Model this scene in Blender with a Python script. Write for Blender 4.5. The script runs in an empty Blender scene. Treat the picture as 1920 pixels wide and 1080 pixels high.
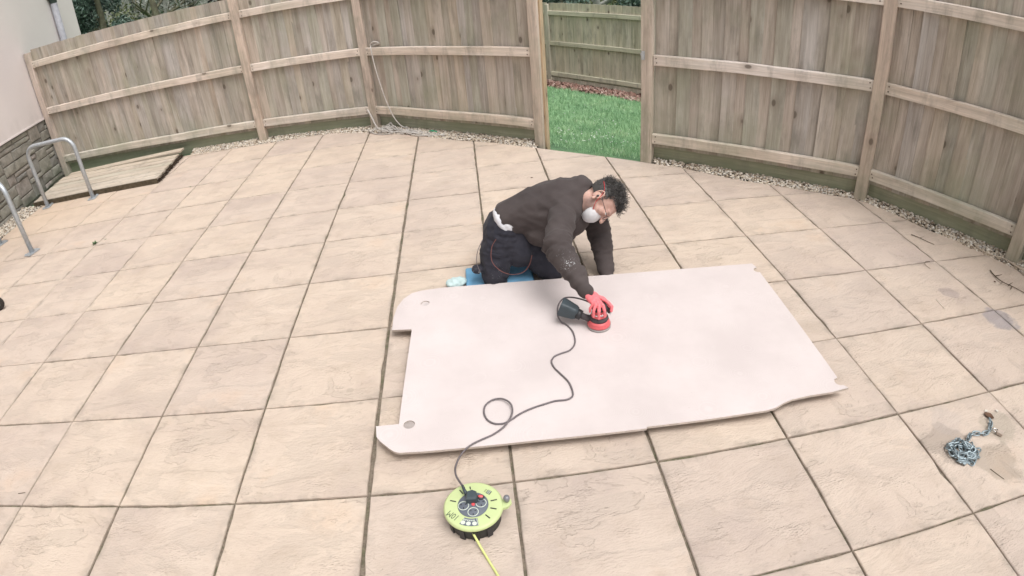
import bpy, bmesh, math, random
import numpy as np
from mathutils import Vector, Matrix, noise
R = math.radians
V = Vector
sc = bpy.context.scene
col = sc.collection

# ------------------------------------------------------------------ camera
cam_d = bpy.data.cameras.new('camera')
cam = bpy.data.objects.new('camera', cam_d)
col.objects.link(cam)
sc.camera = cam
cam.location = (4.1881, -5.7512, 1.9051)
cam.rotation_euler = (1.0058868, 0.0736394, -0.0933650)
cam_d.type = 'PANO'                      # the wide-angle action camera's own lens curve
cam_d.sensor_fit = 'HORIZONTAL'
cam_d.sensor_width = 36.0
cam_d.clip_start = 0.02
cam_d.clip_end = 400
cy = cam_d
cy.panorama_type = 'FISHEYE_LENS_POLYNOMIAL'
cy.fisheye_fov = math.pi
mm = 1920 / 36.0 / 1000.0
cy.fisheye_polynomial_k0 = 0.0
cy.fisheye_polynomial_k1 = -0.903991 * mm
cy.fisheye_polynomial_k2 = 0.0
cy.fisheye_polynomial_k3 = 0.0478386 * mm ** 3
cy.fisheye_polynomial_k4 = 0.0

# ------------------------------------------------------------------ world, sun, exposure
SUN_EL, SUN_AZ = 66.0, 140.0              # elevation; azimuth of the sun from +y towards +x
w = bpy.data.worlds.new('World')
sc.world = w
w.use_nodes = True
nt = w.node_tree
bg = nt.nodes['Background']
sky = nt.nodes.new('ShaderNodeTexSky')
sky.sky_type = 'NISHITA'
sky.sun_disc = False
sky.sun_elevation = R(SUN_EL)
sky.sun_rotation = R(SUN_AZ)
sky.air_density = 1.0
sky.dust_density = 6.0
sky.ozone_density = 1.0
hs = nt.nodes.new('ShaderNodeHueSaturation')     # an overcast sky has next to no blue
hs.inputs['Saturation'].default_value = 0.06
nt.links.new(sky.outputs[0], hs.inputs['Color'])
nt.links.new(hs.outputs[0], bg.inputs[0])
bg.inputs[1].default_value = 0.15
sd = bpy.data.lights.new('sun', 'SUN')
sd.energy = 0.95
sd.angle = R(35)
sd.color = (1.0, 0.95, 0.9)
sun = bpy.data.objects.new('sun', sd)
col.objects.link(sun)
sdir = V((math.sin(R(SUN_AZ)) * math.cos(R(SUN_EL)), math.cos(R(SUN_AZ)) * math.cos(R(SUN_EL)), math.sin(R(SUN_EL))))
sun.rotation_euler = sdir.to_track_quat('Z', 'Y').to_euler()
sun.location = (4, 2, 8)
sc.view_settings.view_transform = 'Standard'
sc.view_settings.look = 'None'
sc.view_settings.gamma = 1
sc.view_settings.exposure = 0.26
sc.view_settings.use_curve_mapping = False
sc.render.engine = 'CYCLES'
sc.cycles.max_bounces = 6

# ------------------------------------------------------------------ helpers
def tag(o, label=None, cat=None, group=None, kind=None):
    if label: o['label'] = label
    if cat: o['category'] = cat
    if group: o['group'] = group
    if kind: o['kind'] = kind
    return o

def empty(name, loc, label, cat, group=None, rz=0.0):
    o = bpy.data.objects.new(name, None)
    o.location = loc
    o.rotation_euler = (0, 0, rz)
    o.empty_display_size = 0.1
    col.objects.link(o)
    return tag(o, label, cat, group)

def link(name, me, parent=None, loc=(0, 0, 0), rot=None):
    o = bpy.data.objects.new(name, me)
    col.objects.link(o)
    if parent: o.parent = parent
    o.location = loc
    if rot is not None: o.rotation_euler = rot
    return o

class MB:
    def __init__(s):
        s.v = []; s.f = []; s.m = []
        s.mi = 0
    def add(s, vs, fs):
        b = len(s.v)
        s.v += [tuple(p) for p in vs]
        s.f += [tuple(i + b for i in f) for f in fs]
        s.m += [s.mi] * len(fs)
    def box(s, lo, hi, M=None):
        x0, y0, z0 = lo; x1, y1, z1 = hi
        vs = [V(p) for p in ((x0, y0, z0), (x1, y0, z0), (x1, y1, z0), (x0, y1, z0), (x0, y0, z1), (x1, y0, z1), (x1, y1, z1), (x0, y1, z1))]
        if M is not None: vs = [M @ p for p in vs]
        s.add(vs, [(0, 3, 2, 1), (4, 5, 6, 7), (0, 1, 5, 4), (1, 2, 6, 5), (2, 3, 7, 6), (3, 0, 4, 7)])
    def tube(s, pts, r, n=8, caps=True, closed=False):
        pts = [V(p) for p in pts]
        N = len(pts)
        rr = r if isinstance(r, (list, tuple)) else [r] * N
        prev = None; rings = []
        for i, p in enumerate(pts):
            if closed: t = pts[(i + 1) % N] - pts[i - 1]
            else: t = pts[min(i + 1, N - 1)] - pts[max(i - 1, 0)]
            if t.length < 1e-9: t = V((0, 0, 1))
            t.normalize()
            if prev is None:
                a = V((0, 0, 1)) if abs(t.z) < .9 else V((1, 0, 0))
                u = (a - t * a.dot(t)).normalized()
            else:
                u = (prev - t * prev.dot(t)).normalized()
            prev = u
            b = t.cross(u)
            rings.append([p + (u * math.cos(2 * math.pi * k / n) + b * math.sin(2 * math.pi * k / n)) * rr[i] for k in range(n)])
        vs = [q for rg in rings for q in rg]
        fs = []
        for i in range(N if closed else N - 1):
            j = (i + 1) % N
            for k in range(n):
                k2 = (k + 1) % n
                fs.append((i * n + k, i * n + k2, j * n + k2, j * n + k))
        if caps and not closed:
            fs.append(tuple(reversed(range(n))))
            fs.append(tuple((N - 1) * n + k for k in range(n)))
        s.add(vs, fs)
    def lathe(s, prof, c=(0, 0, 0), n=32, M=None):
        c = V(c)
        vs = []; fs = []
        for r_, z in prof:
            for k in range(n):
                a = 2 * math.pi * k / n
                p = V((r_ * math.cos(a), r_ * math.sin(a), z))
                vs.append(c + ((M @ p) if M is not None else p))
        for i in range(len(prof) - 1):
            for k in range(n):
                k2 = (k + 1) % n
                fs.append((i * n + k, i * n + k2, (i + 1) * n + k2, (i + 1) * n + k))
        fs.append(tuple(reversed(range(n))))
        fs.append(tuple((len(prof) - 1) * n + k for k in range(n)))
        s.add(vs, fs)
    def ell(s, c, ax, n=14, m=9):
        # ax: three vectors (half axes)
        c = V(c); a, b, d = [V(q) for q in ax]
        vs = [c - d]; fs = []
        for i in range(1, m):
            t = math.pi * i / m
            for k in range(n):
                p = 2 * math.pi * k / n
                vs.append(c + a * (math.sin(t) * math.cos(p)) + b * (math.sin(t) * math.sin(p)) - d * math.cos(t))
        vs.append(c + d)
        for k in range(n):
            fs.append((0, 1 + (k + 1) % n, 1 + k))
            L = 1 + (m - 2) * n
            fs.append((len(vs) - 1, L + k, L + (k + 1) % n))
        for i in range(m - 2):
            for k in range(n):
                k2 = (k + 1) % n
                fs.append((1 + i * n + k, 1 + i * n + k2, 1 + (i + 1) * n + k2, 1 + (i + 1) * n + k))
        s.add(vs, fs)
    def sph(s, c, r):
        s.ell(c, ((r, 0, 0), (0, r, 0), (0, 0, r)))
    def limb(s, pts, n=10):
        # pts: (position, radius) joints; dense spheres between
        for (p, r0), (q, r1) in zip(pts[:-1], pts[1:]):
            p = V(p); q = V(q)
            for i in range(n + 1):
                t = i / n
                s.sph(p.lerp(q, t), r0 + (r1 - r0) * t)
    def prism(s, out, z0, z1, inner=None):
        n = len(out)
        vs = [(x, y, z0) for x, y in out] + [(x, y, z1) for x, y in out]
        fs = [tuple(reversed(range(n))), tuple(range(n, 2 * n))]
        for k in range(n):
            k2 = (k + 1) % n
            fs.append((k, k2, n + k2, n + k))
        s.add(vs, fs)
    def mesh(s, name, mats, smooth=False):
        me = bpy.data.meshes.new(name)
        me.from_pydata(s.v, [], s.f)
        for m_ in (mats if isinstance(mats, (list, tuple)) else [mats]): me.materials.append(m_)
        me.polygons.foreach_set('material_index', s.m)
        if smooth: me.polygons.foreach_set('use_smooth', [True] * len(s.f))
        me.update()
        return me
    def build(s, name, mats, parent=None, smooth=False, loc=(0, 0, 0), rot=None):
        return link(name, s.mesh(name, mats, smooth), parent, loc, rot)

def remesh(mb, name, mat, voxel, smooth_it=4, parent=None, disp=None, keep_origin=True):
    me = mb.mesh(name + '_src', mat)
    o = bpy.data.objects.new(name + '_src', me)
    col.objects.link(o)
    m = o.modifiers.new('r', 'REMESH'); m.mode = 'VOXEL'; m.voxel_size = voxel
    m2 = o.modifiers.new('s', 'SMOOTH'); m2.iterations = smooth_it; m2.factor = 0.6
    dg = bpy.context.evaluated_depsgraph_get()
    ev = o.evaluated_get(dg)
    nm = bpy.data.meshes.new_from_object(ev)
    nm.name = name
    bpy.data.objects.remove(o)
    bpy.data.meshes.remove(me)
    if disp:
        nm.update()
        ns = [v.normal.copy() for v in nm.vertices]
        for v, nn in zip(nm.vertices, ns):
            v.co = v.co + nn * disp(v.co, nn)
    nm.polygons.foreach_set('use_smooth', [True] * len(nm.polygons))
    if not nm.materials: nm.materials.append(mat)
    nm.update()
    return link(name, nm, parent)

def spline(pts, per=8, closed=False):
    P = [V(p) for p in pts]; out = []
    n = len(P)
    for i in range(n if closed else n - 1):
        p0 = P[(i - 1) % n] if closed or i > 0 else P[0]
        p1 = P[i]; p2 = P[(i + 1) % n]
        p3 = P[(i + 2) % n] if closed or i + 2 < n else P[-1]
        for k in range(per):
            t = k / per
            out.append(0.5 * ((2 * p1) + (p2 - p0) * t + (2 * p0 - 5 * p1 + 4 * p2 - p3) * t * t + (3 * p1 - p0 - 3 * p2 + p3) * t ** 3))
    if not closed: out.append(P[-1])
    return out

# ------------------------------------------------------------------ materials
class NT:
    def __init__(s, name, rough=0.8):
        s.mat = bpy.data.materials.new(name)
        s.mat.use_nodes = True
        s.t = s.mat.node_tree
        s.b = s.t.nodes['Principled BSDF']
        s.b.inputs['Roughness'].default_value = rough
        s.b.inputs['Specular IOR Level'].default_value = 0.3
    def n(s, typ, **kw):
        nd = s.t.nodes.new(typ)
        for k, v in kw.items():
            if k.startswith('i_'):
                key = k[2:]
                key = int(key) if key.isdigit() else key
                nd.inputs[key].default_value = v
            else: setattr(nd, k, v)
        return nd
    def l(s, a, b):
        s.t.links.new(a, b)
    def val(s, x, sock):
        if isinstance(x, (int, float)): sock.default_value = x
        else: s.l(x, sock)
    def math(s, op, a, b=0.0, c=0.0, clamp=False):
        nd = s.n('ShaderNodeMath', operation=op, use_clamp=clamp)
        s.val(a, nd.inputs[0]); s.val(b, nd.inputs[1]); s.val(c, nd.inputs[2])
        return nd.outputs[0]
    def ramp(s, fac, stops, interp='LINEAR'):
        nd = s.n('ShaderNodeValToRGB')
        cr = nd.color_ramp
        cr.interpolation = interp
        while len(cr.elements) < len(stops): cr.elements.new(0.5)
        for e, (p, c) in zip(cr.elements, stops):
            e.position = p
            e.color = (*c, 1) if len(c) == 3 else c
        s.l(fac, nd.inputs[0])
        return nd.outputs[0]
    def rng(s, x, a, b, c=0.0, d=1.0, smooth=False):
        nd = s.n('ShaderNodeMapRange')
        if smooth: nd.interpolation_type = 'SMOOTHSTEP'
        s.val(x, nd.inputs[0])
        for i, q in enumerate((a, b, c, d)): nd.inputs[i + 1].default_value = q
        return nd.outputs[0]
    def mix(s, f, a, b, mode='MIX'):
        nd = s.n('ShaderNodeMix', data_type='RGBA', blend_type=mode)
        s.val(f, nd.inputs[0])
        for x, sock in ((a, nd.inputs[6]), (b, nd.inputs[7])):
            if isinstance(x, tuple): sock.default_value = (*x, 1)
            else: s.l(x, sock)
        return nd.outputs[2]
    def noise(s, co, scale, detail=4, rough=0.5, dist=0.0):
        nd = s.n('ShaderNodeTexNoise')
        nd.inputs['Scale'].default_value = scale
        nd.inputs['Detail'].default_value = detail
        nd.inputs['Roughness'].default_value = rough
        nd.inputs['Distortion'].default_value = dist
        if co is not None: s.l(co, nd.inputs['Vector'])
        return nd.outputs['Fac']
    def vscale(s, co, sx, sy, sz, rot=(0, 0, 0)):
        nd = s.n('ShaderNodeMapping')
        nd.inputs['Scale'].default_value = (sx, sy, sz)
        nd.inputs['Rotation'].default_value = rot
        s.l(co, nd.inputs['Vector'])
        return nd.outputs[0]
    def vadd(s, a, b):
        nd = s.n('ShaderNodeVectorMath', operation='ADD')
        s.l(a, nd.inputs[0]); s.l(b, nd.inputs[1])
        return nd.outputs[0]
    def comb(s, x, y, z):
        nd = s.n('ShaderNodeCombineXYZ')
        s.val(x, nd.inputs[0]); s.val(y, nd.inputs[1]); s.val(z, nd.inputs[2])
        return nd.outputs[0]
    def objco(s): return s.n('ShaderNodeTexCoord').outputs['Object']
    def pos(s): return s.n('ShaderNodeNewGeometry').outputs['Position']
    def rand(s): return s.n('ShaderNodeObjectInfo').outputs['Random']
    def bump(s, h, dist=0.003, strength=1.0):
        nd = s.n('ShaderNodeBump')
        nd.inputs['Strength'].default_value = strength
        nd.inputs['Distance'].default_value = dist
        s.l(h, nd.inputs['Height'])
        s.l(nd.outputs[0], s.b.inputs['Normal'])
    def col(s, c):
        s.l(c, s.b.inputs['Base Color'])
        return s.mat

def plain(name, c, rough=0.6, metal=0.0, spec=0.3, nscale=0, namp=0.15, bump=0.0, coat=0.0):
    q = NT(name, rough)
    q.b.inputs['Metallic'].default_value = metal
    q.b.inputs['Specular IOR Level'].default_value = spec
    q.b.inputs['Coat Weight'].default_value = coat
    n = q.noise(q.objco(), nscale or 20, 5, 0.6)
    f = q.rng(n, 0.3, 0.7, 1 - namp, 1 + namp)
    q.col(q.mix(1.0, c, q.comb(f, f, f), 'MULTIPLY'))
    if bump: q.bump(n, bump)
    return q.mat

def mat_slab():
    q = NT('riven_slab', 0.85)
    co0 = q.objco(); rnd = q.rand(); wp = q.pos()
    mould = q.math('FLOOR', q.math('MULTIPLY', rnd, 5.0))
    co = q.vadd(co0, q.comb(q.math('MULTIPLY', mould, 3.7), q.math('MULTIPLY', mould, 1.9), 0.0))
    sx = q.vscale(co, 1.0, 2.1, 1.0, (0, 0, R(-28)))
    n1 = q.noise(sx, 2.6, 7, 0.58, 0.5)
    t = q.math('MULTIPLY', n1, 9.0)
    fl = q.math('FLOOR', t); fr = q.math('FRACT', t)
    st = q.math('ADD', fl, q.rng(fr, 0.0, 0.10, smooth=True))
    # ledges show only in patches
    pm = q.rng(q.noise(q.vscale(co, 1, 1, 1), 2.6, 3, 0.5), 0.47, 0.62, smooth=True)
    led = q.math('MULTIPLY', q.rng(fr, 0.10, 0.01), pm)
    led2 = q.math('MULTIPLY', led, q.rng(q.noise(co, 30, 3, 0.6), 0.42, 0.6))
    rough_patch = q.rng(q.noise(q.vscale(co, 1, 1.6, 1, (0, 0, R(-20))), 4.3, 3, 0.5), 0.52, 0.68)
    fine = q.noise(sx, 46, 6, 0.7)
    pits = q.n('ShaderNodeTexVoronoi', feature='SMOOTH_F1'); pits.inputs['Scale'].default_value = 70
    q.l(sx, pits.inputs['Vector'])
    stm = q.math('MULTIPLY', q.math('SUBTRACT', st, t), pm)
    h = q.math('ADD', q.math('MULTIPLY', stm, 0.40), q.math('MULTIPLY', n1, 5.0))
    h = q.math('ADD', h, q.math('MULTIPLY', fine, 0.6))
    h = q.math('ADD', h, q.math('MULTIPLY', q.math('MULTIPLY', pits.outputs['Distance'], rough_patch), 1.0))
    q.bump(h, 0.0070, 0.85)
    # colour: cream with pinkish-grey low patches
    low = q.rng(q.math('SUBTRACT', n1, q.math('MULTIPLY', q.noise(co, 11, 5, 0.65), 0.30)), 0.325, 0.29, smooth=True)
    tone = q.noise(q.vadd(co0, q.comb(q.math('MULTIPLY', rnd, 31.0), 0.0, 0.0)), 2.0, 5, 0.6)
    c = q.ramp(tone, [(0.30, (0.475, 0.392, 0.345)), (0.46, (0.548, 0.455, 0.390)), (0.60, (0.578, 0.485, 0.415)), (0.74, (0.585, 0.465, 0.378))])
    c = q.mix(q.math('MULTIPLY', low, 0.42), c, (0.475, 0.40, 0.345))
    blot = q.rng(q.noise(q.vadd(co0, q.comb(q.math('MULTIPLY', rnd, 7.0), q.math('MULTIPLY', rnd, 23.0), 0.0)), 5.5, 6, 0.7), 0.52, 0.66)
    c = q.mix(q.math('MULTIPLY', blot, 0.30), c, (0.42, 0.335, 0.265))
    c = q.mix(q.math('MULTIPLY', led2, 0.26), c, (0.29, 0.235, 0.18))
    sp = q.rng(q.noise(co, 130, 3, 0.7), 0.60, 0.72)
    c = q.mix(q.math('MULTIPLY', sp, q.math('ADD', q.math('MULTIPLY', rough_patch, 0.5), 0.2)), c, (0.30, 0.25, 0.21))
    # per-slab tone
    tr = q.math('FRACT', q.math('MULTIPLY', rnd, 57.3))
    tint = q.ramp(tr, [(0.0, (0.955, 0.94, 0.935)), (0.35, (0.99, 0.98, 0.965)), (0.7, (1.02, 1.005, 0.97)), (1.0, (1.045, 1.03, 0.985))])
    c = q.mix(1.0, c, tint, 'MULTIPLY')
    # dirt gathered along the edges of each slab
    ax = q.n('ShaderNodeSeparateXYZ'); q.l(co0, ax.inputs[0])
    e = q.math('MAXIMUM', q.math('ABSOLUTE', ax.outputs[0]), q.math('ABSOLUTE', ax.outputs[1]))
    edge = q.math('MULTIPLY', q.rng(e, 0.255, 0.297), q.rng(q.noise(q.vadd(co0, q.comb(q.math('MULTIPLY', rnd, 19.0), 0.0, 0.0)), 7, 4, 0.6), 0.48, 0.62))
    c = q.mix(q.math('MULTIPLY', edge, 0.6), c, (0.29, 0.245, 0.205))
    # greyer weathering far right, damp stains where things lie
    dist_n = q.noise(wp, 9, 4, 0.6)
    big = q.rng(q.noise(wp, 0.55, 3, 0.5), 0.50, 0.66)
    sepw = q.n('ShaderNodeSeparateXYZ'); q.l(wp, sepw.inputs[0])
    rgt = q.rng(sepw.outputs[0], 3.0, 7.0)
    c = q.mix(q.math('MULTIPLY', q.math('MULTIPLY', big, rgt), 0.28), c, (0.40, 0.345, 0.32))
    lft = q.math('MULTIPLY', q.rng(sepw.outputs[0], 0.8, -0.8), q.rng(sepw.outputs[1], -1.4, -0.2))
    c = q.mix(q.math('MULTIPLY', lft, 0.38), c, (0.60, 0.44, 0.30))
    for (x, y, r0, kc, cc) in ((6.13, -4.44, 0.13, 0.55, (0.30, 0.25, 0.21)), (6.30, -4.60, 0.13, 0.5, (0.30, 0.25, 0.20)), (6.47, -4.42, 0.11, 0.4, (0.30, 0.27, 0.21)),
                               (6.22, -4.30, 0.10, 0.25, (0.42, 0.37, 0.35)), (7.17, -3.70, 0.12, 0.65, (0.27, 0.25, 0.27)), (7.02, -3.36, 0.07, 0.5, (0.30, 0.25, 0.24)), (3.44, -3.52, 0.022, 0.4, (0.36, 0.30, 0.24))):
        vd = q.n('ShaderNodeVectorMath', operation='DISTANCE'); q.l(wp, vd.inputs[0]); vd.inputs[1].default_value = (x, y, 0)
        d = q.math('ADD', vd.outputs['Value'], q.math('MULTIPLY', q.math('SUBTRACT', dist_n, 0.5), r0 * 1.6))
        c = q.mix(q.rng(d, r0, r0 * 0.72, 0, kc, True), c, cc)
    return q.col(c)

def mat_mortar():
    q = NT('joint_mortar', 0.95)
    wp = q.pos()
    n = q.noise(wp, 5, 6, 0.7); m = q.noise(wp, 60, 5, 0.7)
    c = q.ramp(n, [(0.30, (0.13, 0.105, 0.078)), (0.48, (0.25, 0.205, 0.16)), (0.60, (0.13, 0.13, 0.075)), (0.72, (0.46, 0.395, 0.325))])
    c = q.mix(q.rng(m, 0.4, 0.65, 0, 0.6), c, (0.07, 0.058, 0.042))
    q.bump(m, 0.006)
    return q.col(c)

def mat_wood(name, axis, base=None, green=True, knots=True, tintamt=0.75):
    """weathered softwood; axis = the local axis the grain runs along"""
    q = NT(name, 0.9)
    co = q.objco(); rnd = q.rand(); wp = q.pos()
    off = q.comb(q.math('MULTIPLY', rnd, 13.1), q.math('MULTIPLY', rnd, 7.7), q.math('MULTIPLY', rnd, 29.0))
    co = q.vadd(co, off)
    s = [1.0, 1.0, 1.0]; s[axis] = 0.035
    g = q.vscale(co, *s)
    s2 = [1.0, 1.0, 1.0]; s2[axis] = 0.12
    g2 = q.vscale(co, *s2)
    grain = q.noise(g, 95, 6, 0.7, 0.4)
    streak = q.noise(g, 34, 4, 0.75)
    broad = q.noise(g2, 9, 4, 0.6)
    b = base or ((0.318, 0.282, 0.243), (0.440, 0.400, 0.356), (0.516, 0.482, 0.444))
    c = q.ramp(broad, [(0.3, b[0]), (0.5, b[1]), (0.7, b[2])])
    gf = q.rng(grain, 0.3, 0.7, 0.86, 1.12)
    c = q.mix(1.0, c, q.comb(gf, gf, gf), 'MULTIPLY')
    sf = q.rng(streak, 0.32, 0.68, 0.84, 1.14)
    c = q.mix(1.0, c, q.comb(sf, sf, sf), 'MULTIPLY')
    crk = q.rng(q.noise(g, 60, 2, 0.5), 0.70, 0.76)
    c = q.mix(q.math('MULTIPLY', crk, 0.5), c, (0.16, 0.13, 0.105))
    r2 = q.math('FRACT', q.math('MULTIPLY', rnd, 37.7))
    t = q.ramp(r2, [(0.0, (0.78, 0.77, 0.77)), (0.2, (1.08, 1.0, 0.97)), (0.4, (0.88, 0.93, 0.88)), (0.6, (1.08, 0.99, 0.90)), (0.8, (0.93, 0.93, 0.98)), (0.93, (1.04, 0.98, 0.94)), (1.0, (1.08, 0.94, 0.84))])
    c = q.mix(tintamt, c, t, 'MULTIPLY')
    # mildew smudges
    sm = q.noise(q.vscale(co, 3.0, 3.0, 1.0), 2.4, 5, 0.65)
    c = q.mix(q.rng(sm, 0.52, 0.70, 0, 0.45), c, (0.16, 0.155, 0.135))
    if green:
        sw = q.n('ShaderNodeSeparateXYZ'); q.l(wp, sw.inputs[0])
        gz = q.math('MULTIPLY', q.rng(sw.outputs[2], 0.55, 0.0), q.rng(q.noise(wp, 4, 5, 0.6), 0.30, 0.62))
        c = q.mix(q.math('MULTIPLY', gz, 0.55), c, (0.22, 0.25, 0.165))
        gs = q.rng(q.noise(wp, 1.6, 5, 0.65), 0.48, 0.70, 0, 0.42)
        c = q.mix(gs, c, (0.27, 0.29, 0.20))
    if knots:
        k = [7.5, 7.5, 4.4] if axis == 2 else ([4.4, 7.5, 7.5] if axis == 0 else [7.5, 4.4, 7.5])
        vo = q.n('ShaderNodeTexVoronoi', feature='F1'); vo.inputs['Scale'].default_value = 1.0
        q.l(q.vscale(co, *k), vo.inputs['Vector'])
        vc = q.n('ShaderNodeSeparateColor'); q.l(vo.outputs['Color'], vc.inputs[0])
        on = q.math('GREATER_THAN', vc.outputs[0], 0.64)
        d = vo.outputs['Distance']
        kn = q.math('MULTIPLY', q.rng(d, 0.17, 0.10, smooth=True), on)
        c = q.mix(q.math('MULTIPLY', kn, 0.7), c, (0.075, 0.058, 0.045))
        halo = q.math('MULTIPLY', q.rng(d, 0.38, 0.15), on)
        c = q.mix(q.math('MULTIPLY', halo, 0.28), c, (0.15, 0.115, 0.085))
    # end stains hanging from the nails under rails
    q.bump(q.math('ADD', grain, q.math('MULTIPLY', broad, 0.6)), 0.0022, 0.8)
    return q.col(c)

def mat_render():
    q = NT('painted_render', 0.9)
    wp = q.pos()
    n = q.noise(wp, 1.2, 5, 0.6); f = q.noise(wp, 160, 3, 0.7)
    c = q.ramp(n, [(0.35, (0.726, 0.661, 0.646)), (0.65, (0.76, 0.696, 0.68))])
    sw = q.n('ShaderNodeSeparateXYZ'); q.l(wp, sw.inputs[0])
    d = q.math('MULTIPLY', q.rng(sw.outputs[2], 1.15, 0.83), q.rng(q.noise(wp, 6, 4), 0.4, 0.7))
    c = q.mix(q.math('MULTIPLY', d, 0.3), c, (0.42, 0.38, 0.35))
    q.bump(f, 0.0015, 0.6)
    return q.col(c)

def mat_stone():
    q = NT('plinth_stone', 0.9)
    rnd = q.rand(); co = q.vadd(q.objco(), q.comb(q.math('MULTIPLY', rnd, 11.0), q.math('MULTIPLY', rnd, 5.0), 0.0))
    n = q.noise(co, 9, 6, 0.65); f = q.noise(co, 55, 5, 0.7)
    c = q.ramp(n, [(0.3, (0.19, 0.182, 0.165)), (0.5, (0.285, 0.272, 0.248)), (0.7, (0.37, 0.355, 0.325))])
    t = q.ramp(q.math('FRACT', q.math('MULTIPLY', rnd, 41.0)), [(0, (0.82, 0.82, 0.84)), (0.3, (0.98, 0.97, 0.92)), (0.6, (0.92, 0.95, 0.90)), (0.85, (1.02, 0.98, 0.95)), (1, (1.20, 1.12, 1.14))])
    c = q.mix(1.0, c, t, 'MULTIPLY')
    q.bump(q.math('ADD', n, q.math('MULTIPLY', f, 0.4)), 0.007, 0.9)
    return q.col(c)

def mat_fabric(name, c, c2, scale=14, bump=0.002, splats=None, splatcol=(0.7, 0.7, 0.7), weave=True):
    q = NT(name, 0.92)
    q.b.inputs['Sheen Weight'].default_value = 0.06
    q.b.inputs['Sheen Roughness'].default_value = 0.5
    co = q.objco()
    n = q.noise(co, scale, 5, 0.6)
    f = q.noise(co, 300, 3, 0.7)
    cc = q.mix(q.rng(n, 0.35, 0.65), c, c2)
    if splats:
        sn = q.noise(q.vscale(co, 1.0, 1.0, 1.0), 95, 4, 0.6, 1.5)
        for (p, r0, th) in splats:
            vd = q.n('ShaderNodeVectorMath', operation='DISTANCE'); q.l(co, vd.inputs[0]); vd.inputs[1].default_value = p
            m = q.math('MULTIPLY', q.rng(vd.outputs['Value'], r0, r0 * 0.6), q.rng(sn, th, th + 0.04))
            cc = q.mix(m, cc, splatcol)
    q.bump(q.math('ADD', n, q.math('MULTIPLY', f, 0.25)), bump, 0.7)
    return q.col(cc)

def mat_leaf(name, stops, rough=0.6):
    q = NT(name, rough)
    r = q.n('ShaderNodeNewGeometry').outputs['Random Per Island']
    f = q.math('ADD', q.math('MULTIPLY', r, 0.6), q.rng(q.noise(q.pos(), 2.3, 4, 0.6), 0.35, 0.65, 0, 0.4))
    return q.col(q.ramp(f, stops))

M = {}
M['slab'] = mat_slab()
M['mortar'] = mat_mortar()
M['wood_z'] = mat_wood('fence_board_wood', 2)
M['wood_post'] = mat_wood('fence_post_wood', 2, base=((0.43, 0.352, 0.300), (0.575, 0.482, 0.418), (0.66, 0.567, 0.505)), tintamt=0.4)
M['wood_x'] = mat_wood('fence_rail_wood', 0, base=((0.56, 0.480, 0.415), (0.68, 0.600, 0.535), (0.75, 0.685, 0.635)), tintamt=0.4)
M['gravel_board'] = mat_wood('gravel_board_wood', 0, base=((0.20, 0.215, 0.15), (0.29, 0.305, 0.225), (0.37, 0.375, 0.29)), knots=False, tintamt=0.4)
M['deck'] = mat_wood('deck_plank_wood', 0, base=((0.40, 0.34, 0.275), (0.50, 0.44, 0.365), (0.57, 0.51, 0.435)), knots=False, green=False, tintamt=0.4)
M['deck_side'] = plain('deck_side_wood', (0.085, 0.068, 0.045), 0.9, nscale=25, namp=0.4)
M['far_wood'] = mat_wood('far_fence_wood', 2, green=False, base=((0.434, 0.406, 0.315), (0.56, 0.525, 0.42), (0.658, 0.616, 0.518)), tintamt=0.5)
M['far_rail'] = mat_wood('far_rail_wood', 0, base=((0.54, 0.506, 0.385), (0.648, 0.614, 0.479), (0.729, 0.689, 0.553)), tintamt=0.3, knots=False, green=False)
M['new_wood'] = mat_wood('fresh_wood', 2, base=((0.42, 0.30, 0.185), (0.50, 0.37, 0.24), (0.55, 0.43, 0.30)), tintamt=0.2, green=False)
M['render'] = mat_render()
M['stone'] = mat_stone()
M['dark_mortar'] = plain('plinth_mortar', (0.15, 0.14, 0.12), 0.95, nscale=60, namp=0.3)
M['galv'] = plain('galvanised_steel', (0.46, 0.49, 0.52), 0.48, metal=0.55, nscale=35, namp=0.14, spec=0.5)
M['galv_dark'] = plain('rusty_nail', (0.10, 0.075, 0.06), 0.7)
M['pipe'] = plain('downpipe_plastic', (0.33, 0.33, 0.36), 0.5)
M['darkmetal'] = plain('hopper_metal', (0.05, 0.07, 0.06), 0.6)

# ------------------------------------------------------------------ ground
def tz(x, y):
    t = (x - 5.3) * 0.757 + (y + 0.5) * 0.653
    return -0.045 - 0.186 * max(0.0, min(t, 5.9))
mb = MB()
xs = [-150, -60, -25, -10, -4, -1, 1] + [2 + 0.4 * i for i in range(26)] + [14, 20, 40, 80, 150]
ys = [-150, -60, -20, -8, -3] + [-2 + 0.4 * i for i in range(30)] + [12, 16, 25, 50, 90, 150]
vs = [(x, y, tz(x, y)) for y in ys for x in xs]
nx = len(xs)
mb.add(vs, [(j * nx + i, j * nx + i + 1, (j + 1) * nx + i + 1, (j + 1) * nx + i) for j in range(len(ys) - 1) for i in range(nx - 1)])
q = NT('lawn_soil', 0.95)
wp = q.pos()
n = q.noise(wp, 1.3, 6, 0.6); f = q.noise(wp, 60, 5, 0.7)
c = q.ramp(n, [(0.35, (0.11, 0.20, 0.11)), (0.55, (0.14, 0.26, 0.13)), (0.7, (0.20, 0.28, 0.15))])
ff = q.rng(f, 0.3, 0.7, 0.7, 1.3)
c = q.mix(1.0, c, q.comb(ff, ff, ff), 'MULTIPLY')
q.bump(f, 0.02)
lawn = mb.build('lawn', q.col(c), smooth=True)
tag(lawn, kind='structure')

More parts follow.
